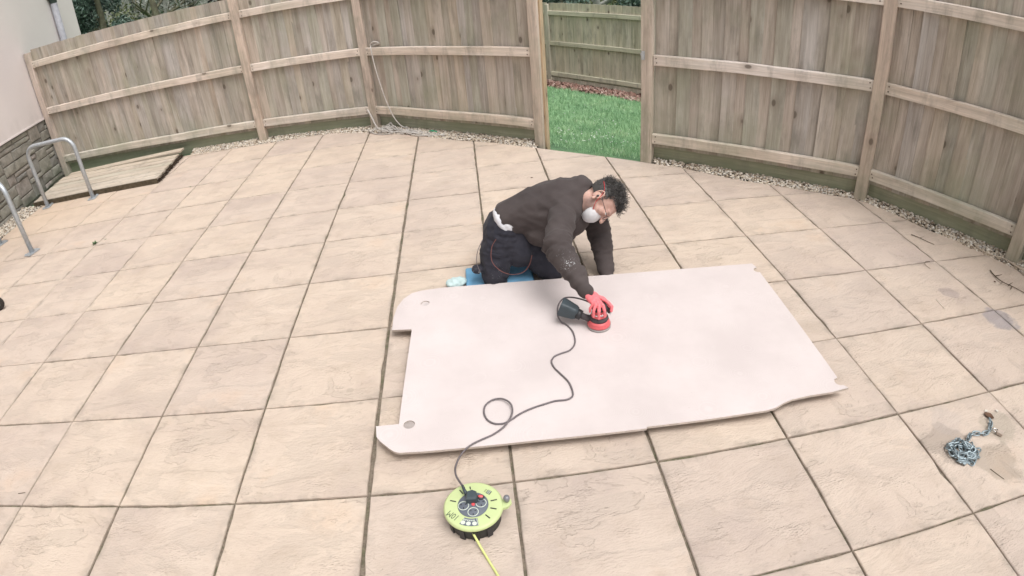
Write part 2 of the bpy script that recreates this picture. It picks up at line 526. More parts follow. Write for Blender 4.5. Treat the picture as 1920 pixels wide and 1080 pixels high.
# ------------------------------------------------------------------ patio of riven slabs
EDGE = [(-1.1, 1.285), (0.575, 1.262), (1.171, 1.215), (1.561, 1.205), (1.805, 1.203), (2.351, 1.221), (2.62, 1.20), (3.049, 0.963), (3.445, 0.729), (3.989, 0.318), (4.399, 0.063),
        (4.803, -0.221), (4.907, -0.301), (5.377, -0.632), (5.675, -0.848), (5.777, -0.927), (5.972, -1.051), (6.182, -1.262), (6.400, -1.451), (6.590, -1.578), (6.824, -1.731),
        (6.989, -1.846), (7.158, -1.945), (7.268, -2.06), (7.359, -2.225), (7.416, -2.397), (7.497, -2.60), (7.607, -2.755), (7.668, -2.85), (7.715, -3.013), (7.780, -3.158), (7.829, -3.30),
        (7.90, -3.6), (7.97, -4.2), (8.02, -6.0), (8.02, -9.0), (0.0, -9.0), (-0.98, -1.5), (-1.14, -0.5), (-1.13, 0.07)]
def clip(poly, x0, x1, y0, y1):
    def cut(P, inside, inter):
        out = []
        for i in range(len(P)):
            a, b = P[i - 1], P[i]
            ia, ib = inside(a), inside(b)
            if ib:
                if not ia: out.append(inter(a, b))
                out.append(b)
            elif ia: out.append(inter(a, b))
        return out
    def ix(xc): return lambda a, b: (xc, a[1] + (b[1] - a[1]) * (xc - a[0]) / (b[0] - a[0]))
    def iy(yc): return lambda a, b: (a[0] + (b[0] - a[0]) * (yc - a[1]) / (b[1] - a[1]), yc)
    for inside, inter in ((lambda p: p[0] >= x0, ix(x0)), (lambda p: p[0] <= x1, ix(x1)), (lambda p: p[1] >= y0, iy(y0)), (lambda p: p[1] <= y1, iy(y1))):
        poly = cut(poly, inside, inter)
        if len(poly) < 3: return []
    return poly
def area(P): return 0.5 * sum(P[i - 1][0] * P[i][1] - P[i][0] * P[i - 1][1] for i in range(len(P)))
patio = empty('patio', (3.5, -3, 0), None, None)
tag(patio, kind='structure')
patio.location = (0, 0, 0)
mb = MB()
mb.add([(x, y, -0.0105) for x, y in EDGE], [tuple(reversed(range(len(EDGE))))])
mb.build('joint_bed', M['mortar'], patio)
random.seed(4)
jc = {i: random.uniform(0.0020, 0.0040) for i in range(-3, 16)}
jr = {i: random.uniform(0.0030, 0.0048) for i in range(-3, 18)}
jc[6] = 0.0078; jc[5] = 0.005; jc[8] = 0.0052; jc[9] = 0.0045; jc[4] = 0.0045; jc[7] = 0.0055; jr[7] = 0.005; jr[6] = 0.0038
for r_ in range(-3, 15):
    for c_ in range(-2, 14):
        x0, x1 = c_ * .6 + jc[c_], (c_ + 1) * .6 - jc[c_ + 1]
        y0, y1 = -(r_ + 1) * .6 + jr[r_ + 1], -r_ * .6 - jr[r_]
        P = clip(EDGE, x0, x1, y0, y1)
        if len(P) < 3: continue
        if area(P) < 0: P = P[::-1]
        # drop near-duplicates
        Q = []
        for p in P:
            if not Q or (V(p) - V(Q[-1])).length > 0.004: Q.append(p)
        if (V(Q[0]) - V(Q[-1])).length < 0.004: Q.pop()
        if len(Q) < 3 or area(Q) < 0.0016: continue
        cx, cyy = (c_ + .5) * .6, -(r_ + .5) * .6
        # roughened outline
        out = []
        for i in range(len(Q)):
            a, b = V(Q[i]), V(Q[(i + 1) % len(Q)])
            L = (b - a).length
            nseg = max(1, int(round(L / 0.075)))
            nrm = V((b.y - a.y, a.x - b.x)).normalized()
            for k in range(nseg):
                p = a.lerp(b, k / nseg)
                if k: p = p - nrm * abs(random.gauss(0, 0.0042)) * random.random() ** 1.5
                out.append((p.x - cx, p.y - cyy))
        n = len(out)
        # inner ring
        cc = V((sum(p[0] for p in out) / n, sum(p[1] for p in out) / n))
        tx, ty, tz0 = random.gauss(0, .0016), random.gauss(0, .0016), random.gauss(0, .0008)
        def zz(x, y): return tz0 + tx * x + ty * y
        inn = []
        for p in out:
            d = V(p) - cc
            d = d * (1 - 0.0042 / max(d.length, .02))
            inn.append((cc.x + d.x, cc.y + d.y))
        vs = [(x, y, zz(x, y)) for x, y in inn] + [(x, y, zz(x, y) - 0.0038) for x, y in out] + [(x, y, -0.02) for x, y in out]
        fs = [tuple(range(n))] + [(n + k, n + (k + 1) % n, (k + 1) % n, k) for k in range(n)] + [(2 * n + k, 2 * n + (k + 1) % n, n + (k + 1) % n, n + k) for k in range(n)]
        mb = MB(); mb.add(vs, fs)
        mb.build('slab', M['slab'], patio, loc=(cx, cyy, 0))

# ------------------------------------------------------------------ fences
POSTS = [(-1.532, 1.545), (1.60, 1.345), (3.072, 1.165), (4.87, -0.145), (5.745, -0.84), (7.262, -1.965), (7.87, -3.12), (8.18, -4.6), (8.2, -6.4)]
def frame2(a, b):
    a = V((a[0], a[1])); b = V((b[0], b[1]))
    d = (b - a).normalized()
    return a, b, d, V((d.y, -d.x)), math.atan2(d.y, d.x)      # n points to the camera side
board_meshes = {}
nm_mb = MB(); nm_mb.lathe([(0.0055, 0), (0.0055, .002)], (0, 0, 0), 8); nail_me = nm_mb.mesh('nail_head', M['galv_dark'])
def board_mesh(wd, ht, mat, key):
    k = (round(wd, 3), round(ht, 3), key)
    if k in board_meshes: return board_meshes[k]
    t0, t1 = 0.007, 0.021
    mb = MB()
    vs = [(-wd / 2, 0, 0), (wd / 2, 0, 0), (wd / 2, t1, 0), (-wd / 2, t0, 0), (-wd / 2, 0, ht), (wd / 2, 0, ht), (wd / 2, t1, ht), (-wd / 2, t0, ht)]
    mb.add(vs, [(0, 3, 2, 1), (4, 5, 6, 7), (0, 1, 5, 4), (1, 2, 6, 5), (2, 3, 7, 6), (3, 0, 4, 7)])
    board_meshes[k] = mb.mesh('board', mat)
    return board_meshes[k]
def bevel_box(sx, sy, sz, bv=0.004):
    """box centred in x,y; z from 0"""
    prof = [(-sx / 2 + bv, -sy / 2), (sx / 2 - bv, -sy / 2), (sx / 2, -sy / 2 + bv), (sx / 2, sy / 2 - bv), (sx / 2 - bv, sy / 2), (-sx / 2 + bv, sy / 2), (-sx / 2, sy / 2 - bv), (-sx / 2, -sy / 2 + bv)]
    mb = MB(); mb.prism(prof, 0, sz)
    return mb
def make_post(root, p, yaw, h, zb=-0.1, sz=0.1, mat=None, name='post'):
    mb = bevel_box(sz, sz, h - zb)
    o = mb.build(name, mat or M['wood_post'], root, loc=(p[0], p[1], zb), rot=(random.gauss(0, .004), random.gauss(0, .004), yaw))
    return o
def bay(root, a, b, rails=True, ztop=1.775, zoff=0.0, pitch=0.1, wood='wood_z', railm='wood_x', gravel=True, seed=0, railz=((0.185, 0.272), (0.885, 0.972), (1.535, 1.62)), post_half=0.05, zb_board=0.14):
    rnd = random.Random(seed)
    a, b, d, n, yaw = frame2(a, b)
    L = (b - a).length
    s = post_half + 0.002
    # rails
    for z0, z1 in railz:
        ln = L - 2 * post_half - 0.004
        c = a + d * (L / 2) + n * 0.012
        hh = z1 - z0
        mb = MB()
        # slightly waney rail, split along its length for a natural line
        N = max(2, int(ln / 0.35)); vs = []; fs = []
        for i in range(N + 1):
            x = -ln / 2 + ln * i / N
            dz = rnd.gauss(0, .0018); dy = rnd.gauss(0, .001)
            vs += [(x, -0.021 + dy, 0 + dz), (x, 0.021, 0 + dz), (x, 0.021, hh + dz), (x, -0.018 + dy, hh + dz), (x, -0.0225 + dy, hh - 0.006 + dz)]
        for i in range(N):
            for k in range(5):
                k2 = (k + 1) % 5
                fs.append((i * 5 + k, (i + 1) * 5 + k, (i + 1) * 5 + k2, i * 5 + k2))
        fs += [(0, 1, 2, 3, 4), tuple(N * 5 + k for k in (4, 3, 2, 1, 0))]
        mb.add(vs, fs)
        mb.build('rail', M[railm], root, loc=(c.x, c.y, z0 + zoff), rot=(0, 0, yaw))
    # nail heads where each rail meets its posts
    if gravel:
        for z0, z1 in railz:
            for sx_ in (post_half + .03, L - post_half - .03):
                for dz_ in (.024, .062):
                    p_ = a + d * (sx_ + rnd.uniform(-.008, .008)) + n * 0.0355
                    link('nail_head', nail_me, root, (p_.x, p_.y, z0 + dz_ + rnd.uniform(-.006, .006)), (R(90), 0, yaw))
    # feather-edge boards behind the rails
    x = s
    k = 0
    while x < L - s + 0.01:
        wd = min(pitch + 0.018, L - s + 0.02 - x)
        if wd < 0.03: break
        ht = ztop - zb_board + rnd.gauss(0, 0.002)
        c = a + d * (x + wd / 2) - n * (0.0125 + 0.006 * (k % 2) + rnd.uniform(0, 0.003))
        me = board_mesh(wd, round(ht, 3), M[wood], wood)
        o = link('board', me, root, (c.x, c.y, zb_board + zoff), (rnd.gauss(0, .003), rnd.gauss(0, .003), yaw + R(2.2) + rnd.gauss(0, .006)))
        x += pitch + rnd.uniform(-.008, .008)
        k += 1
    if gravel:
        c = a + d * (L / 2) - n * 0.052
        mb = MB(); mb.box((-L / 2 + .04, -0.014, 0), (L / 2 - .04, 0.014, 0.20))
        mb.build('gravel_board', M['gravel_board'], root, loc=(c.x, c.y, -0.035 + zoff), rot=(0, 0, yaw))

random.seed(11)
lf = empty('wooden_fence', (1.6, 1.345, 0), 'long weathered closeboard fence running from the house wall to the open gateway', 'fence')
lf.location = (0, 0, 0)
yaws = []
for i, p in enumerate(POSTS[:4]):
    if i == 0: yaw = frame2(POSTS[0], POSTS[1])[4]
    elif i == 3: yaw = frame2(POSTS[2], POSTS[3])[4]
    else: yaw = 0.5 * (frame2(POSTS[i - 1], POSTS[i])[4] + frame2(POSTS[i], POSTS[i + 1])[4])
    make_post(lf, p, yaw, (1.745, 1.86, 1.86, 1.86)[i], sz=0.1 if i else 0.09)
for i in range(3): bay(lf, POSTS[i], POSTS[i + 1], seed=20 + i)
# paler stop strip on the gate side of the gateway post
a, b, d, n, yaw = frame2(POSTS[2], POSTS[3])
c = V(POSTS[3]) + d * 0.062 - n * 0.012
mb = bevel_box(0.022, 0.06, 1.9, 0.002)
tag(mb.build('gate_stop', M['new_wood'], lf, loc=(c.x, c.y, -0.05), rot=(0, 0, yaw)), 'paler yellow strip of newer timber')

rf = empty('wooden_fence', (0, 0, 0), 'tall weathered closeboard fence to the right of the open gateway beside the right gravel strip', 'fence')
for i in range(4, 9):
    if i == 4: yaw = frame2(POSTS[4], POSTS[5])[4]
    elif i == 8: yaw = frame2(POSTS[7], POSTS[8])[4]
    else: yaw = 0.5 * (frame2(POSTS[i - 1], POSTS[i])[4] + frame2(POSTS[i], POSTS[i + 1])[4])
    make_post(rf, POSTS[i], yaw, 1.86)
for i in range(4, 8): bay(rf, POSTS[i], POSTS[i + 1], seed=40 + i)
# gate latch keep on the right gate post
a, b, d, n, yaw = frame2(POSTS[4], POSTS[5])
mb = MB()
mb.box((-0.053, -0.03, 0), (-0.05, 0.03, 0.075))
mb.box((-0.075, -0.012, 0.03), (-0.053, -0.006, 0.045))
mb.box((-0.075, 0.006, 0.03), (-0.053, 0.012, 0.045))
mb.box((-0.05, -0.0535, 0.0), (-0.02, -0.0505, 0.075))
mb.build('latch_plate', M['galv'], rf, loc=(POSTS[4][0], POSTS[4][1], 0.93), rot=(0, 0, yaw))

# far fence down the slope beyond the lawn
ff = empty('garden_fence', (0, 0, 0), 'mossy green-tinged wooden fence far beyond the lawn, seen through the gateway', 'fence')
FA, FB = V((6.107, 7.609)), V((7.667, 5.80))
fd = (FB - FA).normalized()
FP = [FA + fd * s for s in (-5.4, -2.7, 0.0, 2.7, 5.4)]
for p in FP:
    make_post(ff, p, math.atan2(fd.y, fd.x), 0.63, zb=-1.3, mat=M['far_wood'])
for i in range(4):
    bay(ff, FP[i], FP[i + 1], ztop=1.80, zoff=-1.143, pitch=0.125, wood='far_wood', railm='far_rail', gravel=False, seed=70 + i, railz=((0.17, 0.26), (0.87, 0.955), (1.54, 1.63)), zb_board=0.13)
mb = MB()
mb.box((-5.5, -0.014, 0), (5.5, 0.014, 0.16))
mb.build('gravel_board', M['far_wood'], ff, loc=(FA.x - (fd.y * -0.05), FA.y - fd.x * -0.05, -1.17), rot=(0, 0, math.atan2(fd.y, fd.x)))

# ------------------------------------------------------------------ house: rendered wall on a stone plinth
house = empty('house', (0, 0, 0), 'pale pink rendered house wall on a rough grey stone plinth at the left', 'house')
HA, HB = V((-1.36, -0.34)), V((-1.60, 1.56))
hd = (HB - HA).normalized()
hyaw = math.atan2(hd.y, hd.x)
HS0, HS1 = -8.0, 3.75
hM = Matrix.Translation((HA.x, HA.y, 0)) @ Matrix.Rotation(hyaw, 4, 'Z')      # local x along wall, +y into the house... 
PLT = 0.835
mb = MB(); mb.box((HS0, 0.0, PLT), (HS1, 6.0, 5.2)); mb.build('rendered_wall', M['render'], house).matrix_local = hM
mb = MB(); mb.box((HS0, 0.022, -0.1), (HS1, 6.0, PLT)); mb.build('plinth_core', M['dark_mortar'], house).matrix_local = hM
mb = MB()
prof = [(0.0, 0.0), (-0.012, -0.004), (-0.012, 0.012), (0.0, 0.03)]
mb.box((HS0, -0.012, PLT - 0.004), (HS1, 0.0, PLT + 0.014)); mb.build('drip_bead', M['render'], house).matrix_local = hM
random.seed(8)
rows = 13; rh = (PLT - 0.012) / rows
cell = 0.02
ncol = int(3.4 / cell); occ = [[False] * ncol for _ in range(rows)]
def stone_mesh(wd, ht, dp):
    mb = MB()
    g = 0.0025
    j = lambda s=0.003: random.uniform(-s, s)
    x0, x1, z0, z1 = g + abs(j()), wd - g - abs(j()), g + abs(j()), ht - g - abs(j())
    b = 0.008
    o = [(x0, z0), (x1, z0), (x1, z1), (x0, z1)]
    o = [(x + j(), z + j()) for x, z in o]
    i_ = [(x0 + b, z0 + b), (x1 - b, z0 + b), (x1 - b, z1 - b), (x0 + b, z1 - b)]
    cx_, cz_ = wd / 2 + j(0.2 * wd), ht / 2 + j(.2 * ht)
    vs = [(x, 0.03, z) for x, z in o] + [(x, -dp * .35, z) for x, z in o] + [(x + j(), -dp + j(.003), z + j()) for x, z in i_] + [(cx_, -dp - 0.006 + j(.004), cz_)]
    fs = [(k, (k + 1) % 4, 4 + (k + 1) % 4, 4 + k) for k in range(4)] + [(4 + k, 4 + (k + 1) % 4, 8 + (k + 1) % 4, 8 + k) for k in range(4)] + [(8 + k, 8 + (k + 1) % 4, 12) for k in range(4)]
    mb.add(vs, fs)
    return mb.mesh('stone', M['stone'])
for r_ in range(rows):
    x = 0
    while x < ncol:
        if occ[r_][x]: x += 1; continue
        hgt = random.choice([1, 1, 2, 2, 3]) if r_ < rows - 2 else random.choice([1, rows - r_])
        hgt = min(hgt, rows - r_)
        wd = random.randint(7, 11) if hgt == 1 else random.randint(8, 18)
        if hgt == 1: wd = random.randint(9, 20)
        wmax = 0
        while x + wmax < ncol and wmax < wd and not occ[r_][x + wmax]: wmax += 1
        while hgt > 1 and any(occ[r_ + hgt - 1][x + k] for k in range(wmax)): hgt -= 1
        rest = 0
        while x + wmax + rest < ncol and not occ[r_][x + wmax + rest]: rest += 1
        if rest and rest < 4: wmax += rest
        for rr in range(r_, r_ + hgt):
            for k in range(wmax): occ[rr][x + k] = True
        me = stone_mesh(wmax * cell, hgt * rh, random.uniform(0.012, 0.03))
        o = link('stone', me, house)
        o.matrix_local = hM @ Matrix.Translation((-0.95 + x * cell, 0.030, r_ * rh + 0.002))
        x += wmax
# downpipe with a dark hopper, beyond the fence
mb = MB(); mb.tube([(3.02, -0.06, 0.2), (3.02, -0.06, 2.36)], 0.052, 14); mb.build('downpipe', M['pipe'], house, smooth=True).matrix_local = hM
mb = MB(); mb.lathe([(0.05, 0), (0.06, 0.06), (0.10, 0.12), (0.10, 0.22)], (3.02, -0.06, 2.30), 16); mb.build('hopper', M['darkmetal'], house).matrix_local = hM

# ------------------------------------------------------------------ gravel strips
def mat_gravel():
    q = NT('pebbles', 0.85)
    r = q.n('ShaderNodeNewGeometry').outputs['Random Per Island']
    return q.col(q.ramp(r, [(0.0, (0.14, 0.11, 0.085)), (0.15, (0.34, 0.27, 0.20)), (0.4, (0.52, 0.44, 0.345)), (0.65, (0.64, 0.57, 0.48)), (0.85, (0.75, 0.70, 0.63)), (1.0, (0.40, 0.37, 0.34))]))
ico_v = []; ico_f = []
bm = bmesh.new(); bmesh.ops.create_icosphere(bm, subdivisions=1, radius=1)
ico_v = np.array([v.co[:] for v in bm.verts]); ico_f = np.array([[v.index for v in f.verts] for f in bm.faces]); bm.free()
def pebble_mesh(name, centres, sizes, mat, seed=0, base=None, flat=0.6):
    rs = np.random.RandomState(seed)
    bv, bf = ico_v, ico_f
    n = len(centres)
    th = rs.rand(n) * 6.283
    sc3 = sizes[:, None] * np.stack([rs.uniform(.8, 1.3, n), rs.uniform(.6, 1.0, n), rs.uniform(flat * .7, flat * 1.2, n)], 1)
    vv = bv[None] * (1 + rs.uniform(-.16, .16, (n, len(bv), 1))) * sc3[:, None]
    tl = rs.uniform(-.5, .5, n)
    cx, sx = np.cos(tl)[:, None], np.sin(tl)[:, None]
    y, z = vv[:, :, 1] * cx - vv[:, :, 2] * sx, vv[:, :, 1] * sx + vv[:, :, 2] * cx
    x = vv[:, :, 0]
    c, s = np.cos(th)[:, None], np.sin(th)[:, None]
    vv = np.stack([x * c - y * s, x * s + y * c, z], 2) + centres[:, None]
    F = (bf[None] + (np.arange(n) * len(bv))[:, None, None]).reshape(-1, 3)
    return np_mesh(name, vv.reshape(-1, 3), F, mat)
def np_mesh(name, v, f, mat, smooth=False):
    me = bpy.data.meshes.new(name)
    k = f.shape[1]
    me.vertices.add(len(v)); me.vertices.foreach_set('co', v.astype(np.float32).ravel())
    me.loops.add(f.size); me.loops.foreach_set('vertex_index', f.astype(np.int32).ravel())
    me.polygons.add(len(f)); me.polygons.foreach_set('loop_start', np.arange(0, f.size, k, dtype=np.int32))
    me.polygons.foreach_set('loop_total', np.full(len(f), k, dtype=np.int32))
    if smooth: me.polygons.foreach_set('use_smooth', np.ones(len(f), dtype=bool))
    me.materials.append(mat)
    me.update(calc_edges=True)
    return me
M['gravel'] = mat_gravel()
M['soil'] = plain('dark_soil', (0.075, 0.058, 0.042), 0.95, nscale=50, namp=0.4, bump=0.01)
def strip(name, outer, inner, dens, seed, label):
    """outer/inner: polylines of the same length (fence side, patio side)"""
    rs = np.random.RandomState(seed)
    C = []; 
    mb = MB()
    for i in range(len(outer) - 1):
        a, b, c_, d_ = [np.array(p) for p in (outer[i], outer[i + 1], inner[i + 1], inner[i])]
        ar = 0.5 * (np.linalg.norm(b - a) + np.linalg.norm(c_ - d_)) * 0.5 * (np.linalg.norm(a - d_) + np.linalg.norm(b - c_))
        n = int(ar * dens)
        u, v = rs.rand(n, 1), rs.rand(n, 1)
        p = (a * (1 - u) + b * u) * (1 - v) + (d_ * (1 - u) + c_ * u) * v
        C.append(np.concatenate([p, rs.uniform(-0.012, 0.002, (n, 1)) + 0.030 * (1 - v)], 1))
        mb.add([(a[0], a[1], .012), (b[0], b[1], .012), (c_[0], c_[1], -.018), (d_[0], d_[1], -.018)], [(3, 2, 1, 0)])
    C = np.concatenate(C)
    o = link(name, pebble_mesh(name, C, rs.uniform(0.006, 0.0145, len(C)), M['gravel'], seed))
    tag(o, label, 'gravel', kind='stuff')
    mb.build('gravel_bed', M['soil'], o)
def off(p, q_, t): return tuple(V(p).lerp(V(q_), t))
f1 = lambda i, s, k=-0.035: (lambda a, b, d, n, y: tuple(a + d * s - n * -k))(*frame2(POSTS[i], POSTS[i + 1]))
strip('gravel', [f1(0, 2.1), f1(0, 2.7), f1(0, 3.1), f1(1, .4), f1(1, .9), f1(1, 1.45), f1(2, .5), f1(2, 1.1), f1(2, 1.7), f1(2, 2.2)],
      [(0.60, 1.27), (1.17, 1.215), (1.56, 1.205), (2.0, 1.2), (2.45, 1.21), (3.00, 0.985), (3.40, 0.755), (3.85, 0.42), (4.35, 0.095), (4.803, -0.221)], 9000, 1, 'cream pebble gravel strip along the foot of the left fence')
strip('gravel', [f1(4, .05), f1(4, .5), f1(4, 1.0), f1(4, 1.5), f1(5, 0.02), f1(5, .4), f1(5, .8), f1(5, 1.25), f1(6, .5), f1(6, 1.4)],
      [(5.777, -0.927), (6.09, -1.16), (6.45, -1.49), (6.86, -1.755), (7.20, -1.98), (7.38, -2.30), (7.56, -2.70), (7.829, -3.30), (7.95, -3.9), (8.0, -4.7)], 9000, 2, 'cream pebble gravel strip curving along the foot of the right fence')
hl = lambda s: (HA.x + hd.x * s + 0.0, HA.y + hd.y * s)
strip('gravel', [hl(-3.0), hl(-1.2), hl(-.2), hl(.45), hl(.66)], [(-0.7, -3.3), (-0.98, -1.5), (-1.14, -0.5), (-1.13, 0.07), (-1.12, .33)], 6500, 3, 'narrow grey pebble strip between the house plinth and the slabs')

# ------------------------------------------------------------------ timber cover boards by the house
deck = empty('timber_platform', (0, 0, 0), 'low platform of pale worn planks in the corner between house and fence', 'platform')
random.seed(5)
y = 0.325
DX0, DX1 = -1.26, 0.565
dM = Matrix.Rotation(R(-0.5), 4, 'Z')
ws = [0.145, 0.14, 0.15, 0.14, 0.15, 0.14]
for k, wd in enumerate(ws):
    mb = MB()
    x1 = DX1 - 0.085 * k / 5 + random.uniform(-.006, .006)
    x0 = DX0 - 0.02 * k
    mb.box((x0, 0.003, 0), (x1, wd - 0.003, 0.024))
    o = mb.build('plank', M['deck'], deck, loc=(0, y, 0.036 + random.uniform(0, .003)), rot=(random.gauss(0, .008), 0, R(-0.4)))
    y += wd
mb = MB(); mb.box((-1.30, 0, 0), (0.485, 0.13, 0.022))
tag(mb.build('plank', M['deck'], deck, loc=(0, 1.215, 0.055), rot=(0.03, -0.014, R(1.0))), 'loose plank lifted above the others at the back')
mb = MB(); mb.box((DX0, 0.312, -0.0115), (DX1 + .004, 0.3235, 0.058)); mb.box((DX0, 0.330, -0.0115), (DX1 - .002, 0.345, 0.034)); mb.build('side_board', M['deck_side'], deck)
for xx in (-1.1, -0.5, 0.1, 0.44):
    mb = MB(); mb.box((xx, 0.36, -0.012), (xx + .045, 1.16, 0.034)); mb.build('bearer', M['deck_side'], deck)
# ragged dark bristly edge on the right side
mb = MB()
for i in range(420):
    t = random.random()
    x = DX1 - 0.004 - 0.085 * t; yy = 0.33 + 0.93 * t
    a_ = V((x, yy, random.uniform(0.0, 0.05)))
    bb = a_ + V((random.uniform(0.01, 0.05), random.uniform(-.03, .012), random.uniform(-.03, .02)))
    bb.z = max(bb.z, 0.004)
    mb.tube([a_, bb], [0.0035, 0.0012], 3)
mb.build('frayed_edge', plain('frayed_edge_fibre', (0.06, 0.042, 0.03), 0.95, namp=0.5), deck)

# ------------------------------------------------------------------ cycle hoops
def hoop(a, b, h, label):
    a = V((*a, 0)); b = V((*b, 0))
    root = empty('cycle_hoop', tuple(a), label, 'hoop', 'galvanised cycle hoops by the house wall')
    root.location = (0, 0, 0)
    d = (b - a).normalized(); L = (b - a).length; r_ = 0.14
    pts = [a + V((0, 0, 0.0)), a + V((0, 0, h * .5)), a + V((0, 0, h - r_))]
    for k in range(1, 9):
        t = math.pi / 2 * k / 8
        pts.append(a + d * (r_ - r_ * math.cos(t)) + V((0, 0, h - r_ + r_ * math.sin(t))))
    for k in range(0, 9):
        t = math.pi / 2 * k / 8
        pts.append(b - d * (r_ - r_ * math.sin(t)) + V((0, 0, h - r_ + r_ * math.cos(t))))
    pts += [b + V((0, 0, h * .5)), b + V((0, 0, 0))]
    mb = MB(); mb.tube(pts, 0.0245, 16); mb.build('tube', M['galv'], root, smooth=True)
    for p in (a, b):
        o = bevel_box(0.10, 0.15, 0.008, 0.006)
        for sx, sy in ((-.035, -.058), (.035, .058)):
            o.lathe([(0.009, 0.008), (0.009, 0.015), (0.004, 0.018)], (sx, sy, 0), 8)
        o.build('base_plate', M['galv'], root, loc=(p.x, p.y, 0.002), rot=(0, 0, math.atan2(d.y, d.x) + R(12)))
    return root
hoop((-0.985, 0.235), (-0.288, 0.226), 0.755, 'galvanised steel cycle hoop standing at the corner of the timber platform')
hoop((-0.246, -1.114), (-1.0, -0.718), 0.745, 'galvanised steel cycle hoop cut by the left edge of the picture')

# ------------------------------------------------------------------ board being sanded
BZ = 0.060
OUT = [(3.637, -3.123), (3.637, -3.000), (3.651, -2.894), (3.684, -2.816), (3.729, -2.766), (3.787, -2.748), (3.915, -2.741), (4.044, -2.749), (4.873, -2.803), (5.819, -2.861), (5.826, -2.903)]
def arc(c, r_, a0, a1, n=7): return [(c[0] + r_ * math.cos(R(a0 + (a1 - a0) * i / n)), c[1] + r_ * math.sin(R(a0 + (a1 - a0) * i / n))) for i in range(n + 1)]
OUT += arc((5.823, -2.940), 0.028, 80, 275)
OUT += [(5.822, -2.972), (5.783, -3.950)]
OUT += arc((5.779, -3.980), 0.027, 85, 280)
OUT += [(5.80, -4.030), (5.703, -4.037), (5.588, -4.033), (5.489, -4.036), (5.441, -4.048), (5.391, -4.068), (5.347, -4.074), (5.068, -4.066), (4.790, -4.053), (4.787, -4.062), (4.302, -4.043), (3.850, -4.036), (3.731, -4.030), (3.708, -4.020), (3.685, -3.998), (3.641, -3.950), (3.624, -3.922), (3.616, -3.855), (3.721, -3.855), (3.7275, -3.660), (3.748, -3.148), (3.745, -3.135)]
ply = empty('plywood_board', (0, 0, 0), 'large pale van floor panel with notched corners lying flat on the slabs', 'board')
def holed_sheet(outline, holes, z0, z1, mats):
    # bmesh triangulate with holes through a filled curve
    cu = bpy.data.curves.new('tmp', 'CURVE'); cu.dimensions = '2D'; cu.fill_mode = 'BOTH'; cu.extrude = (z1 - z0) / 2
    for P in [outline] + holes:
        sp = cu.splines.new('POLY'); sp.points.add(len(P) - 1); sp.use_cyclic_u = True
        for i, p in enumerate(P): sp.points[i].co = (p[0], p[1], 0, 1)
    o = bpy.data.objects.new('tmp', cu); col.objects.link(o)
    me = bpy.data.meshes.new_from_object(o.evaluated_get(bpy.context.evaluated_depsgraph_get()))
    bpy.data.objects.remove(o)
    for v in me.vertices: v.co.z += (z0 + z1) / 2
    me.materials.clear()
    for m_ in mats: me.materials.append(m_)
    me.update()
    for p in me.polygons: p.material_index = 0 if p.normal.z > 0.5 else (1 if len(mats) > 1 else 0)
    return me
q = NT('sanded_panel', 0.75)
wp = q.pos()
a_ = q.noise(wp, 2.6, 5, 0.6); b_ = q.noise(wp, 14, 5, 0.6)
c = q.ramp(a_, [(0.32, (0.565, 0.498, 0.485)), (0.5, (0.605, 0.536, 0.522)), (0.68, (0.635, 0.568, 0.555))])
c = q.mix(q.rng(b_, 0.50, 0.75, 0, 0.22), c, (0.54, 0.475, 0.455))
sw_ = q.n('ShaderNodeTexVoronoi', feature='F1'); sw_.inputs['Scale'].default_value = 4.5
q.l(wp, sw_.inputs['Vector'])
ring_ = q.math('SINE', q.math('MULTIPLY', sw_.outputs['Distance'], 210.0))
c = q.mix(q.math('MULTIPLY', q.rng(ring_, 0.3, 1.0), 0.10), c, (0.80, 0.76, 0.75))
fl_ = q.noise(q.vscale(wp, 2, 60, 1, (0, 0, R(3))), 6, 4, 0.6)
c = q.mix(q.rng(fl_, 0.5, 0.75, 0, 0.14), c, (0.50, 0.43, 0.41))
sp_ = q.rng(q.noise(wp, 120, 2, 0.5), 0.70, 0.74)
c = q.mix(q.math('MULTIPLY', sp_, 0.35), c, (0.40, 0.34, 0.31))
q.l(q.rng(a_, 0.3, 0.7, 0.62, 0.85), q.b.inputs['Roughness'])
M['panel'] = q.col(c)
M['panel_edge'] = plain('panel_edge', (0.50, 0.43, 0.38), 0.85, nscale=60)
me = holed_sheet(OUT, [arc((3.814, -2.893), 0.026, 0, 345, 23), arc((3.768, -3.865), 0.026, 0, 345, 23)], BZ - 0.012, BZ, [M['panel'], M['panel_edge']])
link('panel', me, ply)
for x, y0_, y1_ in ((3.98, -3.90, -2.90), (4.75, -3.90, -2.90), (5.50, -3.86, -3.0)):
    mb = bevel_box(0.045, y1_ - y0_, BZ - 0.013 - 0.003, 0.003)
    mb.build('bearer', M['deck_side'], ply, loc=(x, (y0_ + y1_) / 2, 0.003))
for (x, y, cc, nm) in ((3.814, -2.893, (0.56, 0.50, 0.485), 'a'), (3.768, -3.865, (0.36, 0.315, 0.295), 'b')):  # disc added in each hole, its colour replacing the black shadow below
    mb = MB(); mb.lathe([(0.0245, 0), (0.0245, 0.006)], (x, y, BZ - 0.0105), 24)
    mb.build('hole_disc', plain('hole_tone_' + nm, cc, 0.7), ply)

